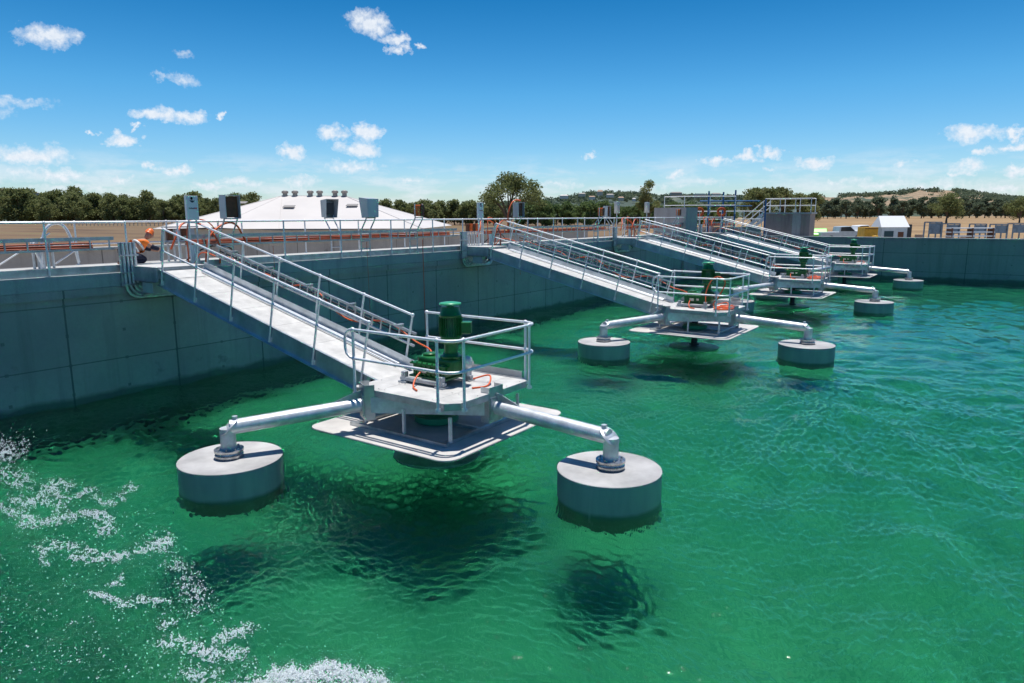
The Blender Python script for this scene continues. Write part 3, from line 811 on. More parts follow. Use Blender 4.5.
# orange power cables at each gangway
def make_cables():
    root = empty('power_cable', (0, PY0, 2.9), None, 'cable', 'orange power cables from the walkway to the aerators')
    P = smooth_path([(-.15, 1.9, .75), (-.1, 1.6, 1.15), (-.05, 1.1, 1.25), (.1, .85, 1.0), (.15, .8, .4), (.2, .78, 0), (.5, .74, .15), (.9, .72, .45), (1.6, .71, .35)], 7)
    z = 2.97-2.9; sl = -1.64/6.8
    Q = []
    for i in range(14):
        x = 1.9+i*.42; Q.append((x, .70+.03*math.sin(i*1.9), z+(x-1.3)*sl+.46+(.16*math.sin(i*1.1) if i > 4 else 0)))
    R_ = [(7.9, .72, -1.05), (8.4, .6, -1.15), (8.75, .2, -1.2), (8.95, -.2, -1.30), (9.0, -.45, -1.42), (9.1, -.62, -1.52), (9.3, -.75, -1.53)]
    MB().tube(smooth_path([tuple(p) for p in P[::4]]+Q+R_, 4), .016, 7).build('main_cable', MT['orange_cable'], root)
    MB().tube(smooth_path([(-.2, .55, .5), (-.15, .7, .85), (-.3, .95, 1.12), (-.3, 1.25, 1.18), (-.1, 1.55, 1.0), (.1, 1.7, .6), (.12, 1.68, .1)], 7), .026, 7).build('loop_cable', MT['orange_cable'], root)
    MB().tube(smooth_path([(-.1, 2.6, .7), (0, 2.3, 1.1), (.05, 1.9, 1.12), (.1, 1.45, .8), (.12, 1.3, .3), (.15, 1.25, -.1)], 7), .028, 7).build('loop_cable', MT['orange_cable'], root)
    MB().tube(smooth_path([(-.3, 1.0, .2), (-.1, 1.4, .5), (.02, 1.9, .55), (-.1, 2.4, .3)], 7), .018, 7).build('loop_cable', MT['black_cable'], root)
    MB().tube(smooth_path([(9.62, .35, -1.5), (9.9, .45, -1.42), (10.05, .2, -1.53), (9.95, -.1, -1.53)], 6), .015, 7).build('deck_cable', MT['orange_cable'], root)
    return root
c0 = make_cables()
CL = ['orange cable looping over the head of the nearest gangway and down to its motor', 'orange cable running down the second gangway to its motor',
      'orange cable running down the third gangway', 'orange cable running down the farthest gangway']
for k in range(4):
    o = c0 if k == 0 else copy_tree(c0)
    o.location = (0, PY0+STEP*k, 2.9); o['label'] = CL[k]
# big loop and coil on the second deck
cc = MB().tube(smooth_path([(.45, -.35, 1.45), (.52, -.55, 1.9), (.75, -.7, 2.3), (1.0, -.75, 2.38), (1.15, -.72, 2.2), (1.0, -.78, 1.8), (.85, -.8, 1.55), (.95, -.6, 1.4), (1.15, -.2, 1.385), (1.2, .3, 1.38), (.95, .6, 1.38), (.7, .3, 1.39)], 8), .018, 8)
for j in range(3):
    cc.tube([(1.0+(.22+.03*j)*math.cos(t), -.25+(.40+.03*j)*math.sin(t), 1.375+.012*j) for t in np.linspace(0, 2*math.pi, 25)[:-1]], .015, 6, closed=True)
o = cc.build('cable_coil', MT['orange_cable'], None, (PX, PY0+STEP, 0)); tag(o, 'orange cable coiled on the deck of the second aerator and looped over its rail', 'cable')
cc = MB()
for j in range(4): cc.tube([(.95+(.25+.03*j)*math.cos(t), .0+(.5+.04*j)*math.sin(t), 1.375+.012*j) for t in np.linspace(0, 2*math.pi, 25)[:-1]], .015, 6, closed=True)
o = cc.build('cable_coil', MT['orange_cable'], None, (PX, PY0+STEP*2, 0)); tag(o, 'orange cable coil lying on the deck of the third aerator', 'cable')

# thin red lines hanging down the wall
for i, (y, zb, w) in enumerate(((12.35, 1.5, .006), (15.9, .9, .005), (18.55, .25, .012), (24.6, 1.8, .005))):
    o = MB().tube([(.15, y, 3.4), (.15, y+.01, 2.4), (.15, y+.03, zb)], w, 6)
    o.lathe([(0, -.05), (.012, -.04), (.012, 0), (0, .01)], (.15, y+.03, zb), 8)
    o = o.build('hanging_line', MT['orange_cable']); tag(o, ['thin red line hanging on the wall just right of the nearest gangway', 'thin red line on the wall under the two canopy panels', 'thickest dark red line hanging down the wall below the orange box', 'short red line hanging right of the second gangway head'][i], 'line')

# ------------------------------------------------------------------ control stations
def station(kind, y, side, label, far=False):
    """side +1: on the basin rail, legs kinked outwards; -1: on the far rail"""
    x0 = .09 if side > 0 else -1.68
    root = empty('control_station', (x0, y, 2.93), label, 'control panel', 'control panels on stands along the walkway')
    k = .28*side; w = .19 if kind != 'sign' else .10
    for s in (-1, 1):
        MB().tube([(0, s*w, 0), (0, s*w, .78), (k*.25, s*w, .9), (k*.8, s*w, 1.12), (k, s*w, 1.22), (k, s*w, 1.7)] if kind != 'sign' else [(0, s*w, .1), (0, s*w, 1.25)], .022, 8).build('leg', MT['galv'], root)
    r = MB()
    if kind != 'sign':
        for z in (.25, .5, .72): r.tube([(0, -w, z), (0, w, z)], .016, 6)
        r.tube([(k, -w, 1.23), (k, w, 1.23)], .016, 6)
    else: r.box(-.03, .03, -.16, .16, 1.12, 1.15)
    r.build('crossbar', MT['galv'], root)
    if kind == 'hood':
        b = MB(); a = .24; c = .20; xx = k
        # tapered sun hood: open towards the walkway
        o_ = [(xx+.12*side, -a, 1.82), (xx+.12*side, a, 1.82), (xx+.12*side, a*.92, 1.26), (xx+.12*side, -a*.92, 1.26)]
        i_ = [(xx-.22*side, -a*1.12, 1.86), (xx-.22*side, a*1.12, 1.86), (xx-.14*side, a, 1.24), (xx-.14*side, -a, 1.24)]
        vs = o_+i_; b.add(vs, [(0, 1, 2, 3), (0, 4, 5, 1), (1, 5, 6, 2), (3, 2, 6, 7), (0, 3, 7, 4)])
        vs2 = [tuple(Vector(v)*1) for v in vs]
        h = b.build('sun_hood', MT['grey_box'], root); sm = h.modifiers.new('solid', 'SOLIDIFY'); sm.thickness = .012
        MB().box(xx-.02, xx+.07, -.16, .16, 1.34, 1.74, bev=.008).build('panel', MT['rust'] if side > 0 else MT['dark'], root)
    if kind == 'frame':
        b = MB()
        for s in (-1, 1): b.box(k-.14, k+.14, s*.21-.008, s*.21+.008, 1.24, 1.82)
        b.box(k-.15, k+.15, -.23, .23, 1.822, 1.835); b.box(k-.14, k+.14, -.20, .20, 1.225, 1.238)
        b.build('sun_hood', MT['grey_box'], root)
        MB().box(k+.02, k+.05, -.15, .19, 1.26, 1.80).build('panel', MT['rust'], root)
    if kind == 'sign':
        MB().box(-.035, .05, -.16, .16, 1.20, 1.80, bev=.008).build('cabinet', MT['pale_box'], root)
        e = MB()
        # leaf-like emblem over a short line of red and dark lettering, on the basin face
        f = .053
        pts = [(-.07, 1.70), (-.03, 1.68), (0, 1.69), (.035, 1.675), (.075, 1.70), (.05, 1.655), (.012, 1.63), (-.02, 1.635), (-.05, 1.66)]
        e.add([(f, a, b) for a, b in pts], [tuple(range(len(pts)))]); 
        e.lathe([(.0, 0), (.035, 0)], (0, 0, 0), 12, mat=Matrix.Translation((f, -.01, 1.735)) @ Matrix.Rotation(R(90), 4, 'Y'))
        e.build('emblem', MT['emblem'], root)
        t = MB()
        for j in range(7):
            y_ = -.10+j*.022; t.box(f-.001, f+.002, y_, y_+.014, 1.475, 1.50 if j % 3 else 1.508)
        t.build('lettering', MT['dark'], root)
        t = MB()
        for j in range(3):
            y_ = .055+j*.022; t.box(f-.001, f+.002, y_, y_+.016, 1.475, 1.505)
        t.build('lettering', MT['red'], root)
    if kind == 'orange':
        MB().box(k-.1, k+.1, -.15, .15, 1.28, 1.66, bev=.02).build('box', MT['orange_box'], root)
        MB().box(k+.101, k+.12, -.02, .15, 1.28, 1.66).build('edge', MT['rust'], root)
    return root
MT['emblem'] = mat('emblem_ink', (.01, .05, .06), .5)
MT['red'] = mat('red_ink', (.6, .03, .02), .5)
station('sign', 10.05, 1, 'grey cabinet with dark leaf emblem and red lettering by the nearest gangway head')
station('frame', 10.95, 1, 'open grey frame panel with brown board, right of the emblem cabinet')
station('hood', 16.2, -1, 'tapered grey hood panel on the far rail, open dark side showing')
station('hood', 15.9, 1, 'tapered grey hood panel on the basin rail, left of the orange box')
station('orange', 18.15, 1, 'orange box on a kinked stand, left of the second gangway')
station('sign', 21.95, 1, 'small grey cabinet with emblem at the head of the second gangway')
station('frame', 24.2, 1, 'grey panel with an orange cable arching over it, in front of the big tree')
o = MB().tube(smooth_path([(.15, 23.75, 3.9), (.2, 23.7, 4.3), (.25, 23.85, 4.7), (.3, 24.1, 4.86), (.35, 24.35, 4.84)], 7), .03, 8).build('orange_hose', MT['orange_cable'])
tag(o, 'orange hose arching over the grey panel in front of the big tree', 'hose')
station('orange', 31.4, 1, 'orange box on a stand between the second and third gangways')
station('frame', 36.5, -1, 'grey panel just beyond the head of the third gangway')
station('orange', 41.4, 1, 'farthest orange box, near the blue steel posts')

# pipe stand left of the nearest gangway
root = empty('pipe_stand', (-.9, 5.9, 3.05), 'galvanised pipe stand with slanting braces on the walkway at the left', 'pipe stand')
for i in range(5): MB().tube([(-.1, .9+i*.10, 0), (-.1, .9+i*.10, .62)], .03, 8).build('pipe', MT['galv'], root)
MB().tube(smooth_path([(0, 1.0, 0), (0, 1.05, .5), (0, 1.2, .92), (0, 1.45, 1.02), (0, 1.62, .85), (0, 1.75, .4), (0, 1.8, .1)], 6), .035, 8).build('bent_pipe', MT['tube'], root)
MB().tube([(0, 0, .02), (0, 1.25, .80)], .018, 8).tube([(0, 1.3, .1), (0, 2.0, .55)], .018, 8).tube([(0, 1.05, .0), (0, .85, .6)], .03, 8).build('brace', MT['tube'], root)
MB().box(-.15, -.05, .8, 1.4, .62, .66).build('plate', MT['galv_flat'], root)
# cabinets and pipes behind the first landing
root = empty('junction_rack', (-1.0, 10.3, 3.05), 'rack of junction boxes and conduits behind the head of the nearest gangway', 'junction rack')
for i in range(4): MB().box(-.05, .05, -.35+i*.2, -.20+i*.2, .55, .85, bev=.01).build('junction_box', MT['grey_box'] if i % 2 else MT['rust'], root)
for i in range(5): MB().tube([(0, -.35+i*.17, 0), (0, -.35+i*.17, .55)], .028, 8).build('conduit', MT['galv'], root)
MB().box(-.08, .08, -.45, .5, .50, .53).box(-.08, .08, -.45, .5, .88, .91).build('frame', MT['galv_flat'], root)
root = empty('junction_rack', (-1.0, 22.8, 3.05), 'rack of junction boxes and conduits behind the head of the second gangway', 'junction rack')
for i in range(4): MB().box(-.05, .05, -.35+i*.2, -.20+i*.2, .55, .85, bev=.01).build('junction_box', MT['orange_box'] if i % 2 else MT['rust'], root)
for i in range(5): MB().tube([(0, -.35+i*.17, 0), (0, -.35+i*.17, .55)], .028, 8).build('conduit', MT['galv'], root)

# ------------------------------------------------------------------ the worker
def skin_mesh(name, joints, edges, m, parent=None, sub=2):
    me = bpy.data.meshes.new(name); me.from_pydata([j[0] for j in joints], edges, []); me.update()
    o = bpy.data.objects.new(name, me); COL.objects.link(o)
    sk = o.modifiers.new('skin', 'SKIN'); sk.use_smooth_shade = True
    if not me.skin_vertices: me.attributes.new('x', 'FLOAT', 'POINT')
    me = o.data
    lay = me.skin_vertices[0] if me.skin_vertices else None
    if lay is None:
        bm = bmesh.new(); bm.from_mesh(me); bm.verts.layers.skin.verify(); bm.to_mesh(me); bm.free(); lay = me.skin_vertices[0]
    for i, j in enumerate(joints):
        r = j[1]; lay.data[i].radius = (r, r) if not isinstance(r, tuple) else r
        lay.data[i].use_root = (i == 0)
    s = o.modifiers.new('sub', 'SUBSURF'); s.levels = sub; s.render_levels = sub
    me.materials.append(m)
    if parent: o.parent = parent
    return o
person = empty('person', (-.72, 8.95, 3.05), 'worker in orange shirt, navy sleeves and trousers, kneeling bent over at the gangway head', 'person')
# local: y forward (to the right in the picture), knees on the slab
J = [((0, -.20, .27), .13), ((0, -.06, .36), .14), ((0, .10, .46), .155), ((0, .22, .54), .10), ((0, .30, .60), .055),  # pelvis, waist, chest, upper chest, neck
     ((.10, -.20, .25), .10), ((.14, .16, .13), .075), ((.14, .12, .07), .06), ((.13, -.28, .06), .045), ((.13, -.38, .04), .04),
     ((-.10, -.20, .25), .10), ((-.14, .14, .13), .075), ((-.14, .10, .07), .06), ((-.13, -.30, .06), .045), ((-.13, -.40, .04), .04),
     ((.17, .18, .53), .07), ((.24, .34, .40), .05), ((.20, .58, .34), .035), ((.18, .66, .33), .028),
     ((-.17, .18, .53), .07), ((-.24, .36, .38), .05), ((-.14, .59, .31), .035), ((-.12, .67, .30), .028)]
E_ = [(0, 1), (1, 2), (2, 3), (3, 4), (0, 5), (5, 6), (6, 7), (7, 8), (8, 9), (0, 10), (10, 11), (11, 12), (12, 13), (13, 14), (3, 15), (15, 16), (16, 17), (17, 18), (3, 19), (19, 20), (20, 21), (21, 22)]
body = skin_mesh('body', J, E_, MT['skin'], person)
hd = MB().lathe([(0, -.12), (.045, -.11), (.07, -.06), (.085, 0), (.088, .05), (.07, .10), (.03, .125), (0, .13)], (0, 0, 0), 20, mat=Matrix.Translation((0, .38, .70)) @ Matrix.Rotation(R(-50), 4, 'X'))
hd.box(-.012, .012, .45, .485, .65, .69); ho = hd.build('head', MT['skin'], person)
MB().lathe([(.11, .0), (.10, .015), (.095, .06), (.07, .115), (.03, .14), (0, .145)], (0, 0, 0), 20, mat=Matrix.Translation((0, .385, .745)) @ Matrix.Rotation(R(-38), 4, 'X')).build('cap', MT['orange_box'], person)
fat = lambda r, k: r*k
skin_mesh('shirt', [(J[0][0], .135), (J[1][0], .155), (J[2][0], .175), (J[3][0], .125), (J[15][0], .085), ((.21, .27, .46), .068), (J[19][0], .085), ((-.21, .28, .45), .068)], [(0, 1), (1, 2), (2, 3), (3, 4), (4, 5), (3, 6), (6, 7)], MT['hivis'], person)
skin_mesh('sleeve', [((.21, .27, .46), .072), (J[16][0], .066), ((.215, .50, .36), .050)], [(0, 1), (1, 2)], MT['navy'], person)
skin_mesh('sleeve', [((-.21, .28, .45), .072), (J[20][0], .066), ((-.17, .51, .33), .050)], [(0, 1), (1, 2)], MT['navy'], person)
skin_mesh('trousers', [((0, -.19, .27), .15)]+[((J[i][0]), J[i][1]*1.2) for i in (5, 6, 7, 8)]+[((J[i][0]), J[i][1]*1.2) for i in (10, 11, 12, 13)], [(0, 1), (1, 2), (2, 3), (3, 4), (0, 5), (5, 6), (6, 7), (7, 8)], MT['navy'], person)
for yb in (-.04, .09):
    c = Vector((0, yb, .375+.62*(yb+.04))); n = Matrix.Translation(c) @ Matrix.Rotation(R(-58), 4, 'X')
    MB().lathe([(.165, -.025), (.178, -.02), (.178, .02), (.165, .025)], (0, 0, 0), 20, mat=n).build('reflective_band', MT['reflect'], person)

# ------------------------------------------------------------------ structures at the far end
def railing(name, pts, z0, h, label, m=None, parent=None, n_mid=1, every=1.2, group=None):
    root = empty(name, (0, 0, 0), label, 'railing', group) if parent is None else empty(name, (0, 0, 0))
    if parent: root.parent = parent
    t = MB().tube([(x, y, z0+h) for x, y in pts], .03, 6)
    t.tube([(x, y, z0+h*.5) for x, y in pts], .025, 6)
    t.build('rail', m or MT['tube'], root)
    for a, b in zip(pts, pts[1:]):
        a, b = Vector(a), Vector(b); k = max(1, int((b-a).length/every))
        for i in range(k+1):
            if i == k and b != Vector(pts[-1]): continue
            q = a+(b-a)*i/k; MB().tube([(q.x, q.y, z0), (q.x, q.y, z0+h)], .028, 6).build('post', m or MT['tube'], root)
    return root
tw = empty('concrete_tower', (0, 0, 0), 'square concrete chamber with white rails on top behind the far end of the basin', 'concrete chamber')
MB().box(1.9, 5.15, 54.3, 55.9, GZ, 4.30).build('wall', MT['tower'], tw)
MB().box(3.95, 4.55, 54.26, 54.298, GZ, 4.30).build('pilaster', MT['tower_l'], tw)
MB().box(1.8, 5.25, 54.2, 56.0, 4.302, 4.42).build('cap_slab', MT['slab'], tw)
railing('guard_rail', [(1.9, 54.4), (5.15, 54.4), (5.15, 55.8), (1.9, 55.8)], 4.42, 1.0, None, MT['white'], tw, every=.9)
st = empty('steel_stair', (0, 0, 0), 'white steel stair climbing from the walkway to the concrete chamber', 'stair')
for y in (54.5, 56.2):
    MB().tube([(-.6, y, 3.1), (1.8, y, 5.3)], .03, 6).tube([(-.7, y, 2.6), (1.8, y, 4.85)], .025, 6).build('rail', MT['white'], st)
    MB().box(0, 3.3, -.03, .03, -.12, .12, Matrix.Translation((-.75, y, 2.1)) @ Matrix.Rotation(-math.atan2(2.2, 2.5), 4, 'Y')).build('stringer', MT['galv'], st)
    for i in range(4):
        x = -.5+i*.75; z = 2.1+(x+.75)*.88; MB().tube([(x, y, z), (x, y, z+1.0)], .025, 6).build('post', MT['white'], st)
tr = MB()
for i in range(9): x = -.6+i*.28; z = 2.15+(x+.75)*.88; tr.box(x, x+.25, 54.53, 56.17, z, z+.03)
tr.build('tread', MT['galv_flat'], st)['kind'] = 'stuff'
del tr
# blue posts and beams
bf = empty('blue_steel_frame', (0, 0, 0), 'blue steel frame of tall posts and beams left of the concrete chamber', 'steel frame')
for px, top in ((708, 191), (722.5, 192), (734.5, 190), (765, 199)):
    p = ground_at(px, 49, 2.2); q = at(px, top, 49)
    MB().tube([(p.x, p.y, .5), (p.x, p.y, q.z)], .06, 8).build('post', MT['blue'], bf)
a, b = at(700, 201, 49), at(760, 201, 49); MB().tube([a, b], .05, 8).build('beam', MT['blue'], bf)
a, b = at(706, 206, 49.6), at(752, 206, 49.6); MB().tube([a, b], .04, 8).build('beam', MT['blue'], bf)
lw = empty('low_tank', (0, 0, 0), 'low grey concrete tank wall beyond the third gangway head', 'concrete tank')
a, b = ground_at(654, 47), ground_at(686, 45)
d = (b-a).normalized(); ang = math.atan2(d.y, d.x); mm = rot_z(ang, (a.x, a.y, 0))
MB().box(0, (b-a).length, 0, 1.2, .5, 4.72, mm).build('wall', MT['tower_l'], lw)
a, b, c = ground_at(664, 48), ground_at(684, 47), ground_at(735, 47)
railing('railing', [(a.x, a.y), (b.x, b.y), (c.x, c.y)], 4.3, 1.15, 'white pipe railing on the platform beyond the third gangway', MT['white'], every=1.2)
a, b = ground_at(690, 50.5), ground_at(762, 50.5)
railing('railing', [(a.x, a.y), (b.x, b.y)], 3.4, 1.1, 'white pipe railing behind the orange hose reels', MT['white'], every=1.2)
o = MB().box(0, (b-a).length, 0, .3, .5, 3.4, rot_z(math.atan2((b-a).y, (b-a).x), (a.x, a.y, 0))).build('concrete_wall', MT['tan_conc']); tag(o, 'concrete wall under the railing behind the hose reels', 'wall')
for px, lb in ((699.5, 'left one of the two round orange hose reels'), (721.5, 'right one of the two round orange hose reels'), ):
    p = at(px, 212, 48); root = empty('hose_reel', (p.x, p.y, 3.05), lb, 'hose reel', 'orange hose reels')
    mm = Matrix.Translation((0, 0, p.z-3.05)) @ Matrix.Rotation(-R(90)+0, 4, 'X') @ Matrix.Rotation(0, 4, 'Z')
    mm = Matrix.Translation((0, 0, p.z-3.05)) @ Matrix.Rotation(YAW, 4, 'Z') @ Matrix.Rotation(R(90), 4, 'X')
    r_ = MB()
    for j in range(4):
        pts = [mm @ Vector(((.30-.04*j)*math.cos(t), (.30-.04*j)*math.sin(t), .0)) for t in np.linspace(0, 2*math.pi, 21)[:-1]]
        r_.tube(pts, .022, 6, closed=True)
    r_.build('hose', MT['orange_cable'], root)
    MB().tube([(0, 0, 0), (0, 0, p.z-3.05)], .03, 6).build('stand', MT['galv'], root)
for px, D, lb in ((647, 44, 'grey drum on a post right of the third gangway head'), (617, 40, 'small grey cabinet on a post left of the third gangway head')):
    p = at(px, 207, D); root = empty('grey_drum', (p.x, p.y, 3.05), lb, 'drum')
    MB().lathe([(.0, -.35), (.16, -.35), (.16, .28), (.16, .28), (0, .30)], (0, 0, p.z-3.05), 20).build('drum', MT['grey_box'], root)
    MB().tube([(0, 0, 0), (0, 0, p.z-3.41)], .03, 8).build('post', MT['galv'], root)

# ------------------------------------------------------------------ white roofed building
bd = empty('white_roof_building', (0, 0, 0), 'wide building with low white hipped roof and ridge vents behind the walkway', 'building')
p = ground_at(322, 60); mm = rot_z(YAW-.04, (p.x, p.y, 0))
HW, HD = 9.9, 8.5; ze, zr = 3.35, 5.95
rl, rr = -3.3, 2.1
rf = MB(); A_ = (-HW, -HD, ze); B_ = (HW, -HD, ze); C_ = (HW, HD, ze); D_ = (-HW, HD, ze); E1 = (rl, 0, zr); E2 = (rr, 0, zr-.06)
F1, F2 = (-5.4, -HD, ze+.10), (-.6, -HD, ze-.12)
rf.add([mm @ Vector(v) for v in (A_, B_, C_, D_, E1, E2, F1, F2)], [(0, 6, 4), (6, 7, 4), (7, 5, 4), (7, 1, 5), (1, 2, 5), (2, 3, 4, 5), (3, 0, 4), (3, 2, 1, 0)])
rfo = rf.build('roof', MT['roof_white'], bd)
rb = MB()
for c0_, e0 in ((A_, E1), (B_, E2), (C_, E2), (D_, E1), (E1, E2)):
    rb.tube([mm @ (Vector(c0_)+Vector((0, 0, .0))), mm @ (Vector(e0)+Vector((0, 0, .0)))], .04, 6)
for f_ in (F1, F2): rb.tube([mm @ Vector(f_), mm @ Vector(E1)], .03, 6)
rb.build('roof_rib', MT['roof_white'], rfo)
MB().box(-HW+.5, HW-.5, -HD+.5, HD-.5, GZ, ze-.02, mm).build('wall', MT['cream'], bd)
def vent(x, y, z, s=.8):
    v = MB().lathe([(.24*s, 0), (.24*s, .30*s), (.24*s, .30*s), (.34*s, .32*s), (.34*s, .52*s), (.34*s, .52*s), (.1, .62*s)], mm @ Vector((x, y, z)), 14)
    v.build('roof_vent', MT['vent'], rfo)
MT['vent'] = mat('vent_metal', (.30, .28, .26), .5, .3)
for x in (-3.05, -2.2, -.9, -.1, 1.2, 2.0): vent(x, 0, zr-.05)
vent(-5.2, -1.2, 4.75)
for x, y, k in ((-5.9, -2.2, 1), (-1.6, -3.3, 1), (3.4, -3.0, 1)):
    zz = ze+(zr-ze)*(1-abs(y)/HD)
    MB().box(-.45, .45, -.25, .25, .0, .05, mm @ Matrix.Translation((x, y, zz+.06)) @ Matrix.Rotation(R(17), 4, 'X')).build('skylight', MT['vent'], rfo)

# ------------------------------------------------------------------ vehicles and stores beyond the end wall
def vehicle(kind, px, D, heading, label, body_m, L_=4.8):
    p = ground_at(px, D, YZ); root = empty('parked_car' if kind == 'car' else 'pickup_truck', p, label, kind if kind == 'car' else 'pickup', 'vehicles parked beyond the end wall', rz=heading)
    W_ = .9
    if kind == 'car': prof = [(-2.3, .35), (-2.35, .8), (-2.1, 1.0), (-1.5, 1.08), (-.9, 1.5), (.5, 1.52), (1.2, 1.05), (2.1, .92), (2.35, .7), (2.35, .35)]; gl = [(-1.45, 1.08), (-.9, 1.45), (.48, 1.47), (1.1, 1.06)]
    else: prof = [(-2.6, .5), (-2.6, 1.1), (-.6, 1.12), (-.5, 1.72), (.7, 1.78), (1.35, 1.18), (2.45, 1.08), (2.6, .8), (2.6, .45)]; gl = [(-.42, 1.2), (-.38, 1.66), (.66, 1.70), (1.22, 1.2)]
    def side(poly, hw):
        n = len(poly); return [Vector((x, -hw, z)) for x, z in poly]+[Vector((x, hw, z)) for x, z in poly], [tuple(range(n)), tuple(range(n, 2*n))[::-1]]+[(i, n+i, n+(i+1) % n, (i+1) % n) for i in range(n)]
    b = MB(); b.add(*side(prof, W_)); bo = b.build('body', body_m, root)
    bv = bo.modifiers.new('bev', 'BEVEL'); bv.width = .06; bv.segments = 2
    MB().add(*side(gl, W_+.004)).build('window', MT['glass'], root)
    for x in (-1.45, 1.5):
        for s in (-1, 1):
            w = MB().lathe([(0, -.11), (.34, -.11), (.36, -.08), (.36, .08), (.34, .11), (0, .11)], (0, 0, 0), 18, mat=Matrix.Translation((x, s*.82, .36)) @ Matrix.Rotation(R(90), 4, 'X'))
            wo = w.build('wheel', MT['tyre'], root)
            MB().lathe([(0, -.115), (.2, -.115), (.2, .115), (0, .115)], (0, 0, 0), 12, mat=Matrix.Translation((x, s*.825, .36)) @ Matrix.Rotation(R(90), 4, 'X')).build('rim', MT['galv'], wo)
    return root
H0 = YAW
vehicle('car', 819, 84, H0+1.25, 'lime green car partly behind the concrete chamber', MT['lime'])
vehicle('pickup', 842, 82, H0, 'silver pickup parked next to the lime green car', MT['grey_box'])
vehicle('pickup', 860, 90, H0+.1, 'white pickup parked beside the yellow container', MT['white'])
def simple_at(px, D): return ground_at(px, D, YZ)
p = simple_at(869, 76); root = empty('yellow_container', p, 'yellow storage container between the pickups and the white shed', 'container', rz=H0)
MB().box(-.72, .72, -.8, .8, 0, 1.75, bev=.03).build('box', MT['yellow'], root); rb = MB()
for i in range(7): rb.box(-.68+i*.21, -.62+i*.21, -.83, -.80, .08, 1.68)
rb.build('rib', MT['yellow'], root); MB().box(-.70, .70, -.85, -.831, 1.55, 1.62).build('band', MT['rust'], root)
p = simple_at(877, 74); root = empty('gas_bottle', p, 'small yellow drum in front of the yellow container', 'drum')
MB().lathe([(0, 0), (.28, 0), (.30, .05), (.30, .8), (.26, .9), (0, .92)], (0, 0, 0), 16).build('drum', MT['yellow'], root)
p = simple_at(891, 78); root = empty('site_shed', p, 'small shed with bright white pitched roof beyond the end wall', 'shed', rz=H0)
MB().box(-1.38, 1.38, -1.0, 1.0, 0, 1.75).build('wall', MT['grey_box'], root)
MB().add([(-1.55, -1.15, 1.72), (1.55, -1.15, 1.72), (1.55, 1.15, 1.72), (-1.55, 1.15, 1.72), (-1.35, 0, 2.92), (1.45, 0, 2.92)], [(0, 1, 5, 4), (1, 2, 5), (2, 3, 4, 5), (3, 0, 4), (3, 2, 1, 0)]).build('roof', MT['white'], root)
MB().box(.4, 1.0, -1.03, -1.002, .0, 1.2).build('door', MT['rust'], root); MB().box(-1.1, -.1, -1.03, -1.002, .6, 1.3).build('window', MT['emblem'], root)
p = simple_at(908, 78); root = empty('dark_cabinet', p, 'dark cabinet standing right beside the white roofed shed', 'cabinet', rz=H0)
MB().box(-.35, .35, -.4, .4, 0, 2.0, bev=.03).build('body', MT['dark'], root)
for i, (px, D, w, h, m_) in enumerate(((915, 76, 1.2, .6, 'rust'), (920, 78, 1.0, .9, 'tan'), (924, 74, .8, .35, 'white'), (966, 79, 1.0, .7, 'tan'))):
    p = simple_at(px, D); o = MB().box(-w/2, w/2, -.4, .4, 0, h*.5, bev=.02).box(-w*.3, w*.4, -.3, .3, h*.5, h, Matrix.Rotation(.2, 4, 'Z')).build('scrap_pile', MT[m_], None, p)
    tag(o, ['brown crate pile right of the dark cabinet', 'tan stack of boards beyond the end wall', 'low white bundle near the end wall', 'tan crate behind the stacked rails'][i], 'pile')
def gantry(px, D, w, h, label, m='steel_blue'):
    p = simple_at(px, D); root = empty('steel_cage', p, label, 'steel cage', 'grey steel cages beyond the end wall', rz=H0)
    f = MB()
    for x in (-w/2, w/2):
        for y in (-.5, .5): f.box(x-.06, x+.06, y-.06, y+.06, 0, h)
    for y in (-.5, .5): f.box(-w/2, w/2, y-.06, y+.06, h-.06, h+.06)
    f.build('frame', MT[m], root)
    MB().box(-w/2+.07, w/2-.07, -.47, -.42, .9, h-.1).build('panel', MT['steel_blue'], root)
MT['steel_blue'] = mat('blue_grey_panel', (.20, .25, .30), .5, .3, var=.3)
for i, (px, w, h) in enumerate(((934, 1.35, 2.2), (952, 1.4, 2.0), (979, 1.3, 1.95), (1000, 1.4, 1.9), (1018, 1.5, 1.95))):
    gantry(px, 80+i, w, h, ['leftmost grey steel cage beyond the end wall', 'second grey steel cage from the left, at the end of the stacked rails', 'middle grey steel cage behind the stacked rails', 'grey steel cage right of the stacked rails', 'rightmost grey steel cage at the picture edge'][i])
p = simple_at(972, 76); root = empty('rail_stack', p, 'long stack of pale rails on racks beyond the end wall', 'stack', rz=H0)
for i in range(4): MB().box(-2.4, 2.4, -.5+.05*i, .5, .30+i*.42, .40+i*.42).build('rail', MT['tube'], root)
for x in (-2.2, 0, 2.2): MB().box(x-.035, x+.035, -.5, .5, 0, 1.62).build('rack', MT['rust'], root)

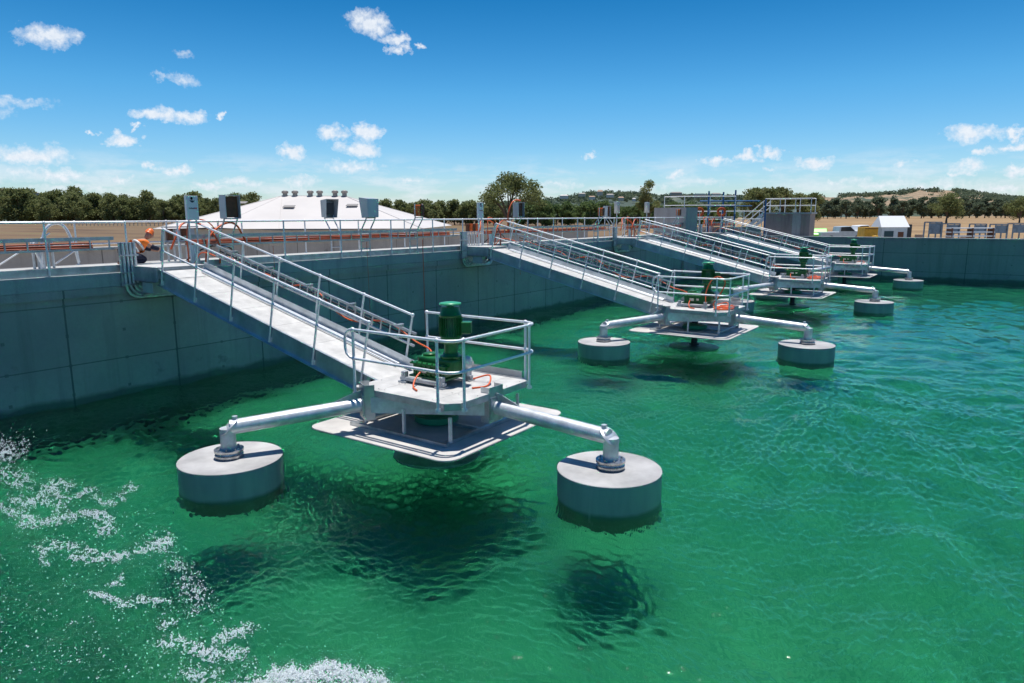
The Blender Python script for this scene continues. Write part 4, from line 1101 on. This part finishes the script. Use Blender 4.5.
# ------------------------------------------------------------------ trees
def crown_mesh(name, seed, blobs, n, leaf, m):
    rng = np.random.RandomState(seed)
    B = np.array(blobs); w = B[:, 3]**2*B[:, 4]**.0; w = w/w.sum()
    ids = rng.choice(len(B), n, p=w)
    d = rng.normal(size=(n, 3)); d /= np.linalg.norm(d, axis=1)[:, None]
    rad = rng.rand(n)**.45
    c = B[ids, :3]+d*rad[:, None]*B[ids][:, [3, 3, 4]]
    c += rng.normal(size=(n, 3))*.06*B[ids][:, [3]]
    a = rng.normal(size=(n, 3)); a /= np.linalg.norm(a, axis=1)[:, None]
    b = np.cross(a, rng.normal(size=(n, 3))); b /= np.linalg.norm(b, axis=1)[:, None]
    s = leaf*(.5+rng.rand(n))[:, None]
    v = np.stack([c-a*s, c+b*s*.6, c+a*s, c-b*s*.6], 1).reshape(-1, 3)
    me = bpy.data.meshes.new(name); me.vertices.add(len(v)); me.vertices.foreach_set('co', v.ravel())
    me.loops.add(4*n); me.loops.foreach_set('vertex_index', np.arange(4*n, dtype=np.int32)); me.polygons.add(n); me.polygons.foreach_set('loop_start', np.arange(0, 4*n, 4, dtype=np.int32)); me.update(calc_edges=True)
    me.materials.append(m); return me
def tree_proto(seed, H, Wd, m, n=2600, leaf=.28, low=.25, nb=14, thin=1.0):
    rnd = random.Random(seed); blobs = []
    trunk = MB(); fork = H*low
    base_r = H*.028
    trunk.tube([(0, 0, -.3), (rnd.uniform(-.1, .1), 0, fork*.5), (0, 0, fork)], [base_r*1.3, base_r, base_r*.85], 8)
    for i in range(nb):
        a = rnd.uniform(0, 6.28); t = rnd.random(); z = fork+(H-fork)*(.12+.80*t)
        rmax = Wd/2*math.sin(math.pi*min(.96, .22+.72*t)); r = rmax*rnd.uniform(.3, .82)
        br = Wd*rnd.uniform(.13, .22)*thin
        x, y = r*math.cos(a), r*math.sin(a)
        z = min(z, H-br*.8); blobs.append((x, y, z, br, br*.75))
        if i % 2 == 0: trunk.tube([(0, 0, fork*.8), (x*.4, y*.4, fork+(z-fork)*.5), (x*.95, y*.95, z)], [base_r*.6, base_r*.4, base_r*.12], 6, caps=False)
    me_t = trunk.build('trunk', MT['bark']); me = me_t.data; bpy.data.objects.remove(me_t)
    return me, crown_mesh('crown', seed, blobs, n, leaf, m)
def place_tree(proto, p, s, rz, name, label, group=None, sz=None):
    root = empty(name, p, label, 'tree', group, rz=rz); root.scale = (s, s, sz or s)
    for nm, me in (('trunk', proto[0]), ('crown', proto[1])):
        o = bpy.data.objects.new(nm, me); COL.objects.link(o); o.parent = root
    return root
# one big gum tree
pb = tree_proto(3, 13.4, 15.5, MT['leaf'], 8000, .20, .26, 30, thin=.72)
place_tree(pb, ground_at(509, 150, GZ-.4), 1.0, 1.2, 'gum_tree', 'big spreading gum tree behind the second gangway head')
pc = tree_proto(8, 12.4, 6.0, MT['leaf'], 3600, .20, .30, 14, thin=1.2)
place_tree(pc, ground_at(648.5, 185, GZ), 1.05, .3, 'gum_tree', 'slender upright gum tree above the grey drum')
pd = tree_proto(21, 11.5, 9.5, MT['leaf'], 4200, .24, .25, 16)
pe = tree_proto(22, 9.5, 9.0, MT['leaf'], 4200, .24, .2, 16)
for i, (px, s) in enumerate(((752, .93), (766, 1.02), (782, .96), (798, .90), (811, .85))):
    place_tree((pd, pe)[i % 2], ground_at(px, 180+i*3, GZ), s*(1 if i % 2 == 0 else 1.12), i*1.3, 'gum_tree',
               ['leftmost gum tree of the clump behind the concrete chamber', 'tallest gum tree of the clump behind the chamber', 'gum tree in the middle of the clump behind the chamber', 'gum tree above the right half of the chamber', 'rightmost and lowest gum tree behind the chamber'][i])
pf = tree_proto(31, 14.5, 16.5, MT['leaf'], 5200, .34, .2, 20)
place_tree(pf, ground_at(947, 330, GZ-.2), 1.0, 0, 'field_tree', 'lone dark tree in the dry field, two trunks showing')
place_tree(pf, ground_at(1020, 330, GZ-.2), .86, 2, 'field_tree', 'dark tree in the field at the right edge')
# tree line on the left: individual crowns
pl = [tree_proto(40+i, 21.5, (19, 17, 21)[i], MT['leaf'], 3600, .62, .06, 26) for i in range(3)]
ORD = 'first second third fourth fifth sixth seventh eighth ninth tenth eleventh twelfth thirteenth fourteenth fifteenth sixteenth seventeenth eighteenth nineteenth twentieth'.split()
ORD += ['twenty-'+w for w in ORD[:9]]+['thirtieth']
rnd = random.Random(4); k = 0
for row, (D, s0, n_) in enumerate(((440, .90, 24), (490, 1.0, 20), (560, 1.02, 18))):
    for i in range(n_):
        px = -12+(262-(-12))*(i+rnd.uniform(-.3, .3))/n_; oi_ = ORD[i]
        s = s0*rnd.choice((.70, .82, .9, .96, 1.0, 1.06, 1.12))*(1 if px < 150 else .90)*(1.17 if row == 2 and px < 115 else 1)
        place_tree(pl[k % 3], ground_at(px, D+rnd.uniform(-12, 12), GZ), s, rnd.uniform(0, 6.28), 'gum_tree',
                   ('%s tree from the left in the front row of the tree line at left' % oi_, 'gum tree in the middle of the tree line at left', 'gum tree at the back of the tree line at left')[row], 'gum trees in the tree line at left, row %s' % ('front', 'middle', 'back')[row])
        k += 1
# low trees behind the roof, and the brighter ones right of the big tree
pm = [tree_proto(60+i, 9, (9, 8, 10)[i], MT['leaf'], 2400, .34, .06, 16) for i in range(3)]
pg = [tree_proto(70+i, 9, (10, 9, 11)[i], MT['leaf_g'], 2400, .34, .04, 16) for i in range(3)]
for i in range(26):
    px = 352+(505-352)*(i+rnd.uniform(-.4, .4))/26
    place_tree(pm[i % 3], ground_at(px, 300+rnd.uniform(-20, 25), GZ), rnd.uniform(.95, 1.25), rnd.uniform(0, 6.28), 'gum_tree', '%s grey tree from the left between the white roof and the big gum tree' % ORD[i], 'trees between the white roof and the big gum tree')
for i in range(30):
    px = 520+(735-520)*(i+rnd.uniform(-.4, .4))/30
    place_tree(pg[i % 3], ground_at(px, 285+rnd.uniform(-20, 25), GZ), rnd.uniform(.85, 1.1), rnd.uniform(0, 6.28), 'bushy_tree', '%s bright bushy tree from the left in the belt right of the big gum tree' % ORD[i], 'bushy trees right of the big gum tree')
# distant belt at right
pr = [tree_proto(80+i, 22, (20, 24, 18)[i], MT['leaf_far'], 1800, 1.0, .06, 16) for i in range(3)]
for row, (D, n_) in enumerate(((800, 22), (900, 24))):
    for i in range(n_):
        px = 805+(1036-805)*(i+rnd.uniform(-.4, .4))/n_
        place_tree(pr[i % 3], ground_at(px, D+rnd.uniform(-30, 30), GZ), rnd.uniform(.80, 1.12), rnd.uniform(0, 6.28), 'gum_tree', ('%s tree from the left in the front of the distant belt across the dry field' % ORD[i], 'dark tree at the back of the distant belt across the dry field')[row], 'distant tree belt at right, ' + ('front', 'back')[row])

# fence across the left field
fe = empty('field_fence', (0, 0, 0), 'line of small pale fence posts across the brown field at left', 'fence')
a, b = ground_at(45, 330), ground_at(175, 300)
for i in range(34):
    q = a+(b-a)*i/33; MB().box(q.x-.12, q.x+.12, q.y-.12, q.y+.12, GZ, GZ+1.6).build('post', MT['cream'], fe)
w_ = MB()
for z in (.6, 1.0, 1.4): w_.tube([(a.x, a.y, GZ+z), (b.x, b.y, GZ+z)], .02, 4)
w_.build('wire', MT['galv'], fe)

# ------------------------------------------------------------------ hills
def hill_mat(name, tan_c, wood, thr):
    m = bpy.data.materials.new(name); m.use_nodes = True; nt = m.node_tree
    p = nt.nodes['Principled BSDF']; p.inputs['Roughness'].default_value = .95
    g = N(nt, 'ShaderNodeNewGeometry')
    c = mixc(nt, ramp(nt, noise(nt, g.outputs['Position'], .006, 6, .6), [(thr-.02, 0), (thr+.03, 1)]), tan_c, wood)
    c = mixc(nt, ramp(nt, noise(nt, g.outputs['Position'], .05, 5, .7), [(.45, 0), (.7, .7)]), c, tuple(x*.6 for x in wood))
    L(nt, c, p.inputs['Base Color']); return m
def hill(name, D, depth, prof, m, seed):
    """prof: list of (px, height) along the ridge; the hill falls away in front and behind"""
    rng = random.Random(seed); g = MB(); n = 120; rows = 13
    xs = [prof[0][0]+(prof[-1][0]-prof[0][0])*i/n for i in range(n+1)]
    hs_ = np.interp(xs, [p[0] for p in prof], [p[1] for p in prof])
    vs = []
    for j in range(rows):
        t = j/(rows-1)*2-1
        for i, px in enumerate(xs):
            h = hs_[i]*(math.cos(t*math.pi/2)**1.4)*(1+.05*math.sin(i*.7+j)+.03*math.sin(i*1.9+j*2.1))
            q = ground_at(px, D+depth*t, 0); vs.append((q.x, q.y, GZ-.5+h))
    fs = [(j*(n+1)+i, j*(n+1)+i+1, (j+1)*(n+1)+i+1, (j+1)*(n+1)+i) for j in range(rows-1) for i in range(n)]
    g.add(vs, fs, True); o = g.build(name, m); struct(o); return o
MT['hill_r'] = hill_mat('dry_hill', (.34, .24, .15), (.060, .085, .050), .50)
MT['hill_b'] = hill_mat('wooded_hill', (.13, .15, .11), (.060, .090, .070), .40)
hill('dry_hills', 2600, 700, [(700, 0), (760, 40), (800, 72), (840, 70), (880, 74), (915, 88), (945, 90), (975, 76), (1010, 60), (1060, 52), (1150, 0)], MT['hill_r'], 1)
hill('wooded_hills', 1900, 500, [(380, 0), (450, 22), (530, 38), (560, 46), (590, 58), (620, 60), (660, 52), (720, 50), (770, 42), (830, 30), (900, 0)], MT['hill_b'], 2)
hill('wooded_hills', 700, 110, [(-260, 20), (-60, 24), (20, 23), (60, 19), (110, 16), (190, 10), (260, 4), (300, 0)], MT['hill_b'], 3)
# woods scattered over the hills: one mass each
def woods(name, D0, D1, px0, px1, n, size, hfun, label, seed, m, cnt=5):
    rng = np.random.RandomState(seed); blobs = []
    for i in range(n):
        px = rng.uniform(px0, px1); D = rng.uniform(D0, D1); h = hfun(px, D)
        if h is None: continue
        q = ground_at(px, D, 0); s = size*rng.uniform(.6, 1.3); blobs.append((q.x, q.y, GZ+h+s*.35, s, s*.75))
    me = crown_mesh(name, seed, blobs, len(blobs)*cnt*6, size*.30, m)
    o = bpy.data.objects.new(name, me); COL.objects.link(o); tag(o, label, 'woodland', kind='stuff'); return o
def hf(D, depth, prof):
    return lambda px, d: float(np.interp(px, [p[0] for p in prof], [p[1] for p in prof]))*max(0, math.cos((d-D)/depth*math.pi/2))**1.4
woods('woodland', 1650, 1960, 400, 860, 900, 9, hf(1900, 500, [(380, 0), (450, 22), (530, 38), (560, 46), (590, 58), (620, 60), (660, 52), (720, 50), (770, 42), (830, 30), (900, 0)]), 'far off wooded ridge with houses behind the belt of trees', 5, MT['leaf_far'])
hr = [(700, 0), (760, 40), (800, 72), (840, 70), (880, 74), (915, 88), (945, 90), (975, 76), (1010, 60), (1060, 52), (1150, 0)]
def woods_r(px, d):
    t = (d-2600)/700
    band = (840 < px < 935 and t > -.22) or (px > 950 and t > -.45) or (t < -.72)
    if not band and (math.sin(px*.35)*math.sin(d*.021) < .86): return None
    return hf(2600, 700, hr)(px, d)
woods('woodland', 1960, 2640, 790, 1060, 1500, 11, woods_r, 'dark strips of trees on the dry hill at right', 6, MT['leaf_far'])
woods('woodland', 610, 705, -40, 250, 420, 6, hf(700, 110, [(-260, 20), (-60, 24), (20, 23), (60, 19), (110, 16), (190, 10), (260, 4), (300, 0)]), 'dark wooded rise above the tree line at left', 7, MT['leaf'], cnt=14)
def house(px, py, D, w, h, wall, roof, label, rz=0):
    p = at(px, py, D); root = empty('house', (p.x, p.y, p.z-h*.5), label, 'house', 'houses on the far ridge' if D > 1000 else None, rz=YAW+rz)
    MB().box(-w/2, w/2, -w*.3, w*.3, -3, h*.6).build('wall', MT[wall], root)
    MB().add([(-w*.55, -w*.35, h*.6), (w*.55, -w*.35, h*.6), (w*.55, w*.35, h*.6), (-w*.55, w*.35, h*.6), (-w*.35, 0, h), (w*.35, 0, h)], [(0, 1, 5, 4), (1, 2, 5), (2, 3, 4, 5), (3, 0, 4), (3, 2, 1, 0)]).build('roof', MT[roof], root)
house(7, 190.5, 590, 8, 3, 'cream', 'tan', 'tan roofed house among the trees at the far left')
house(20, 190.5, 592, 5, 3, 'cream', 'roof_white', 'small pale roofed shed right of the tan roofed house')
house(35, 193, 588, 5, 2.2, 'cream', 'roof_white', 'tiny white roof among the trees at left')
for i, (px, py, w, h, wl, rf_) in enumerate(((564, 196, 30, 9, 'roof_white', 'roof_white'), (582, 194, 24, 8, 'cream', 'vent'), (592, 197, 22, 7, 'roof_white', 'tan'), (600, 192, 20, 14, 'cream', 'tan'), (610, 195, 26, 8, 'roof_white', 'vent'), (621, 198, 20, 9, 'cream', 'tan'), (634, 199, 12, 7, 'roof_white', 'roof_white'), (676, 193, 40, 8, 'vent', 'vent'), (700, 195, 44, 10, 'vent', 'emblem'), (716, 194, 30, 8, 'roof_white', 'vent'))):
    house(px, py, 1640, w*.62, h*.7, wl, rf_, ['leftmost white house on the far ridge', 'grey roofed house on the far ridge right of the leftmost white one', 'white house with tan roof left of the tall house on the ridge', 'tallest house on the far ridge, pale with tan roof', 'long white house right of the tallest one', 'pale house with tan roof left of the slender gum tree', 'smallest white house on the ridge, left of the slender gum tree', 'long low grey building right of the slender gum tree', 'widest dark roofed building on the far ridge', 'rightmost pale building on the far ridge'][i])

# ------------------------------------------------------------------ spray and foam
def foam_mat():
    m = bpy.data.materials.new('white_water'); m.use_nodes = True; nt = m.node_tree
    p = nt.nodes['Principled BSDF']
    tr_ = N(nt, 'ShaderNodeBsdfTransparent'); mx = N(nt, 'ShaderNodeMixShader'); mx.inputs[0].default_value = .36
    L(nt, p.outputs[0], mx.inputs[1]); L(nt, tr_.outputs[0], mx.inputs[2]); L(nt, mx.outputs[0], nt.nodes['Material Output'].inputs[0]); p.inputs['Base Color'].default_value = (.86, .92, .93, 1); p.inputs['Roughness'].default_value = .25
    p.inputs['Subsurface Weight'].default_value = .0
    return m
MT['foam'] = foam_mat()
ICO_V, ICO_F = [], []
_bm = bmesh.new(); bmesh.ops.create_icosphere(_bm, subdivisions=1, radius=1)
ICO_V = np.array([v.co[:] for v in _bm.verts]); _bm.verts.index_update(); ICO_F = np.array([[v.index for v in f.verts] for f in _bm.faces]); _bm.free()
def droplets(name, C, S_, label):
    C = np.array(C); S_ = np.array(S_); n = len(C); rng = np.random.RandomState(1)
    D = rng.normal(size=(n, 3)); D /= np.linalg.norm(D, axis=1)[:, None]
    st = 1+rng.rand(n)**3*1.2
    V = ICO_V[None]*S_[:, None, None]
    V = V+(np.einsum('nij,nj->ni', V, D)*(st-1)[:, None])[:, :, None]*D[:, None, :]
    V = (V+C[:, None, :]).reshape(-1, 3)
    Fi = (ICO_F[None]+(np.arange(n)*len(ICO_V))[:, None, None]).reshape(-1, 3)
    me = bpy.data.meshes.new(name); me.vertices.add(len(V)); me.vertices.foreach_set('co', V.ravel())
    me.loops.add(Fi.size); me.loops.foreach_set('vertex_index', Fi.ravel().astype(np.int32)); me.polygons.add(len(Fi)); me.polygons.foreach_set('loop_start', np.arange(0, Fi.size, 3, dtype=np.int32)); me.polygons.foreach_set('use_smooth', np.ones(len(Fi), bool)); me.update(calc_edges=True)
    me.materials.append(MT['foam']); o = bpy.data.objects.new(name, me); COL.objects.link(o); tag(o, label, 'spray', kind='stuff'); return o
def on_plane(px, py, z):
    d = F*FPX + RT2*(px-512) + UP2*(341.5-py); return CAM + d*((z-CAM.z)/d.z)
rng = np.random.RandomState(9)
strands = [ # (pixel path, width, droplets, height above the water)
 ([(-6, 446), (8, 455), (18, 444)], 7, 520, .75), ([(0, 470), (16, 480), (26, 478)], 6, 330, .7), ([(-4, 500), (10, 512), (24, 516), (34, 520)], 3.2, 200, .6),
 ([(12, 500), (28, 502), (44, 492), (56, 483), (70, 486)], 4, 420, .62), ([(30, 502), (55, 503), (78, 495), (92, 488)], 3, 260, .62),
 ([(52, 486), (60, 500), (58, 512)], 2.6, 120, .62), ([(96, 495), (104, 503), (118, 500), (128, 490), (134, 487)], 3, 190, .6),
 ([(20, 526), (46, 522), (66, 518), (84, 512), (98, 515), (107, 520)], 3.2, 460, .58), ([(96, 514), (106, 526), (104, 530)], 5, 260, .58),
 ([(38, 547), (60, 545), (88, 550), (112, 556), (136, 552), (158, 546), (168, 543)], 3.4, 620, .5), ([(70, 557), (96, 560), (120, 556)], 2.4, 200, .5),
 ([(150, 540), (166, 546), (164, 536)], 4, 180, .5), ([(44, 552), (44, 566)], 3, 60, .5), ([(92, 592), (108, 598), (118, 602)], 2.6, 110, .45),
 ([(122, 607), (134, 600), (150, 600), (172, 602)], 2.2, 170, .45), ([(110, 584), (120, 582), (124, 572)], 2, 60, .45),
 ([(170, 560), (184, 572), (190, 588), (198, 598), (196, 612)], 7, 300, .45), ([(158, 628), (168, 622), (174, 622)], 2.5, 60, .35),
 ([(164, 648), (174, 640), (190, 648), (206, 652), (212, 656)], 5, 420, .28), ([(216, 642), (226, 634), (238, 632), (252, 626)], 4, 230, .3),
 ([(188, 672), (200, 678), (214, 672)], 5, 160, .2), ([(222, 652), (232, 656), (246, 650)], 5, 160, .22)]
_lat = np.random.RandomState(77).rand(64, 64)
def vnoise(x, y):
    xi, yi = int(math.floor(x)), int(math.floor(y)); fx, fy = x-xi, y-yi; fx = fx*fx*(3-2*fx); fy = fy*fy*(3-2*fy)
    g_ = lambda a, b: _lat[a % 64, b % 64]
    return (g_(xi, yi)*(1-fx)+g_(xi+1, yi)*fx)*(1-fy)+(g_(xi, yi+1)*(1-fx)+g_(xi+1, yi+1)*fx)*fy
def lace(px, py):      # torn, thread-like density of a sheet of thrown water
    a = vnoise(px*.16+3, py*.20); b = vnoise(px*.37+9, py*.45+5); c = vnoise(px*.8, py*.95)
    r = 1-abs(2*(a*.6+b*.4)-1)*2.6
    return max(0, r)*.75+max(0, c-.45)*.9
C_, S2 = [], []
for path, w, n, h in strands:
    P = [Vector((x, y, 0)) for x, y in path]; Q = smooth_path([tuple(p) for p in P], 12)
    for i in range(int(n*15)):
        q = Q[rng.randint(len(Q))]; f = 1+1.6*rng.rand()**4
        px = q.x+rng.normal()*w*.80*f+rng.uniform(-1.2, 1.2); py = q.y+rng.normal()*w*.62*f
        d_ = lace(px, py)
        if rng.rand() > d_**1.7*.72: continue
        z = max(.03, h+rng.normal()*.05+.06*math.sin(px*.3)); c = on_plane(px, py, z); C_.append(c); S2.append(.0018+.0058*rng.rand()**2.2)
for i in range(5200):   # loose drops
    px = rng.uniform(-8, 270); py = 470+210*rng.rand()**.8
    if px > 125+(py-470)*.72 or py < 462+.25*px-10: continue
    if rng.rand() > .25+.9*vnoise(px*.06, py*.07): continue
    h = np.interp(py, [470, 680], [.62, .15])+rng.normal()*.14; c = on_plane(px, py, max(.02, h)); C_.append(c); S2.append(.0018+.0065*rng.rand()**5)
droplets('water_spray', C_, S2, 'white spray of droplets thrown up over the water at lower left')
# broken foam in the bottom edge
C_, S2 = [], []
for i in range(26000):
    px = rng.normal(318, 42); ytop = 669+((px-318)/46)**2*5+9*(vnoise(px*.11, 3)-.5)+7*(vnoise(px*.4, 8)-.5)
    py = ytop+abs(rng.normal())*10-rng.rand()**3*10
    if py > 705 or rng.rand() > .18+lace(px*.8, py*.8)*min(1, .45+(py-ytop)*.08): continue
    c = on_plane(px, py, .01+.10*rng.rand()**2); C_.append(c); S2.append(.0020+.0065*rng.rand()**2.2)
for i in range(2600):
    px = rng.normal(330, 65); py = rng.normal(672, 14)+abs(px-330)*.04
    if rng.rand() > lace(px, py)+.1: continue
    c = on_plane(px, py, .01+.05*rng.rand())
    C_.append(c); S2.append(.0015+.003*rng.rand()**3)
droplets('foam', C_, S2, 'patch of broken white foam on the water at the bottom edge')
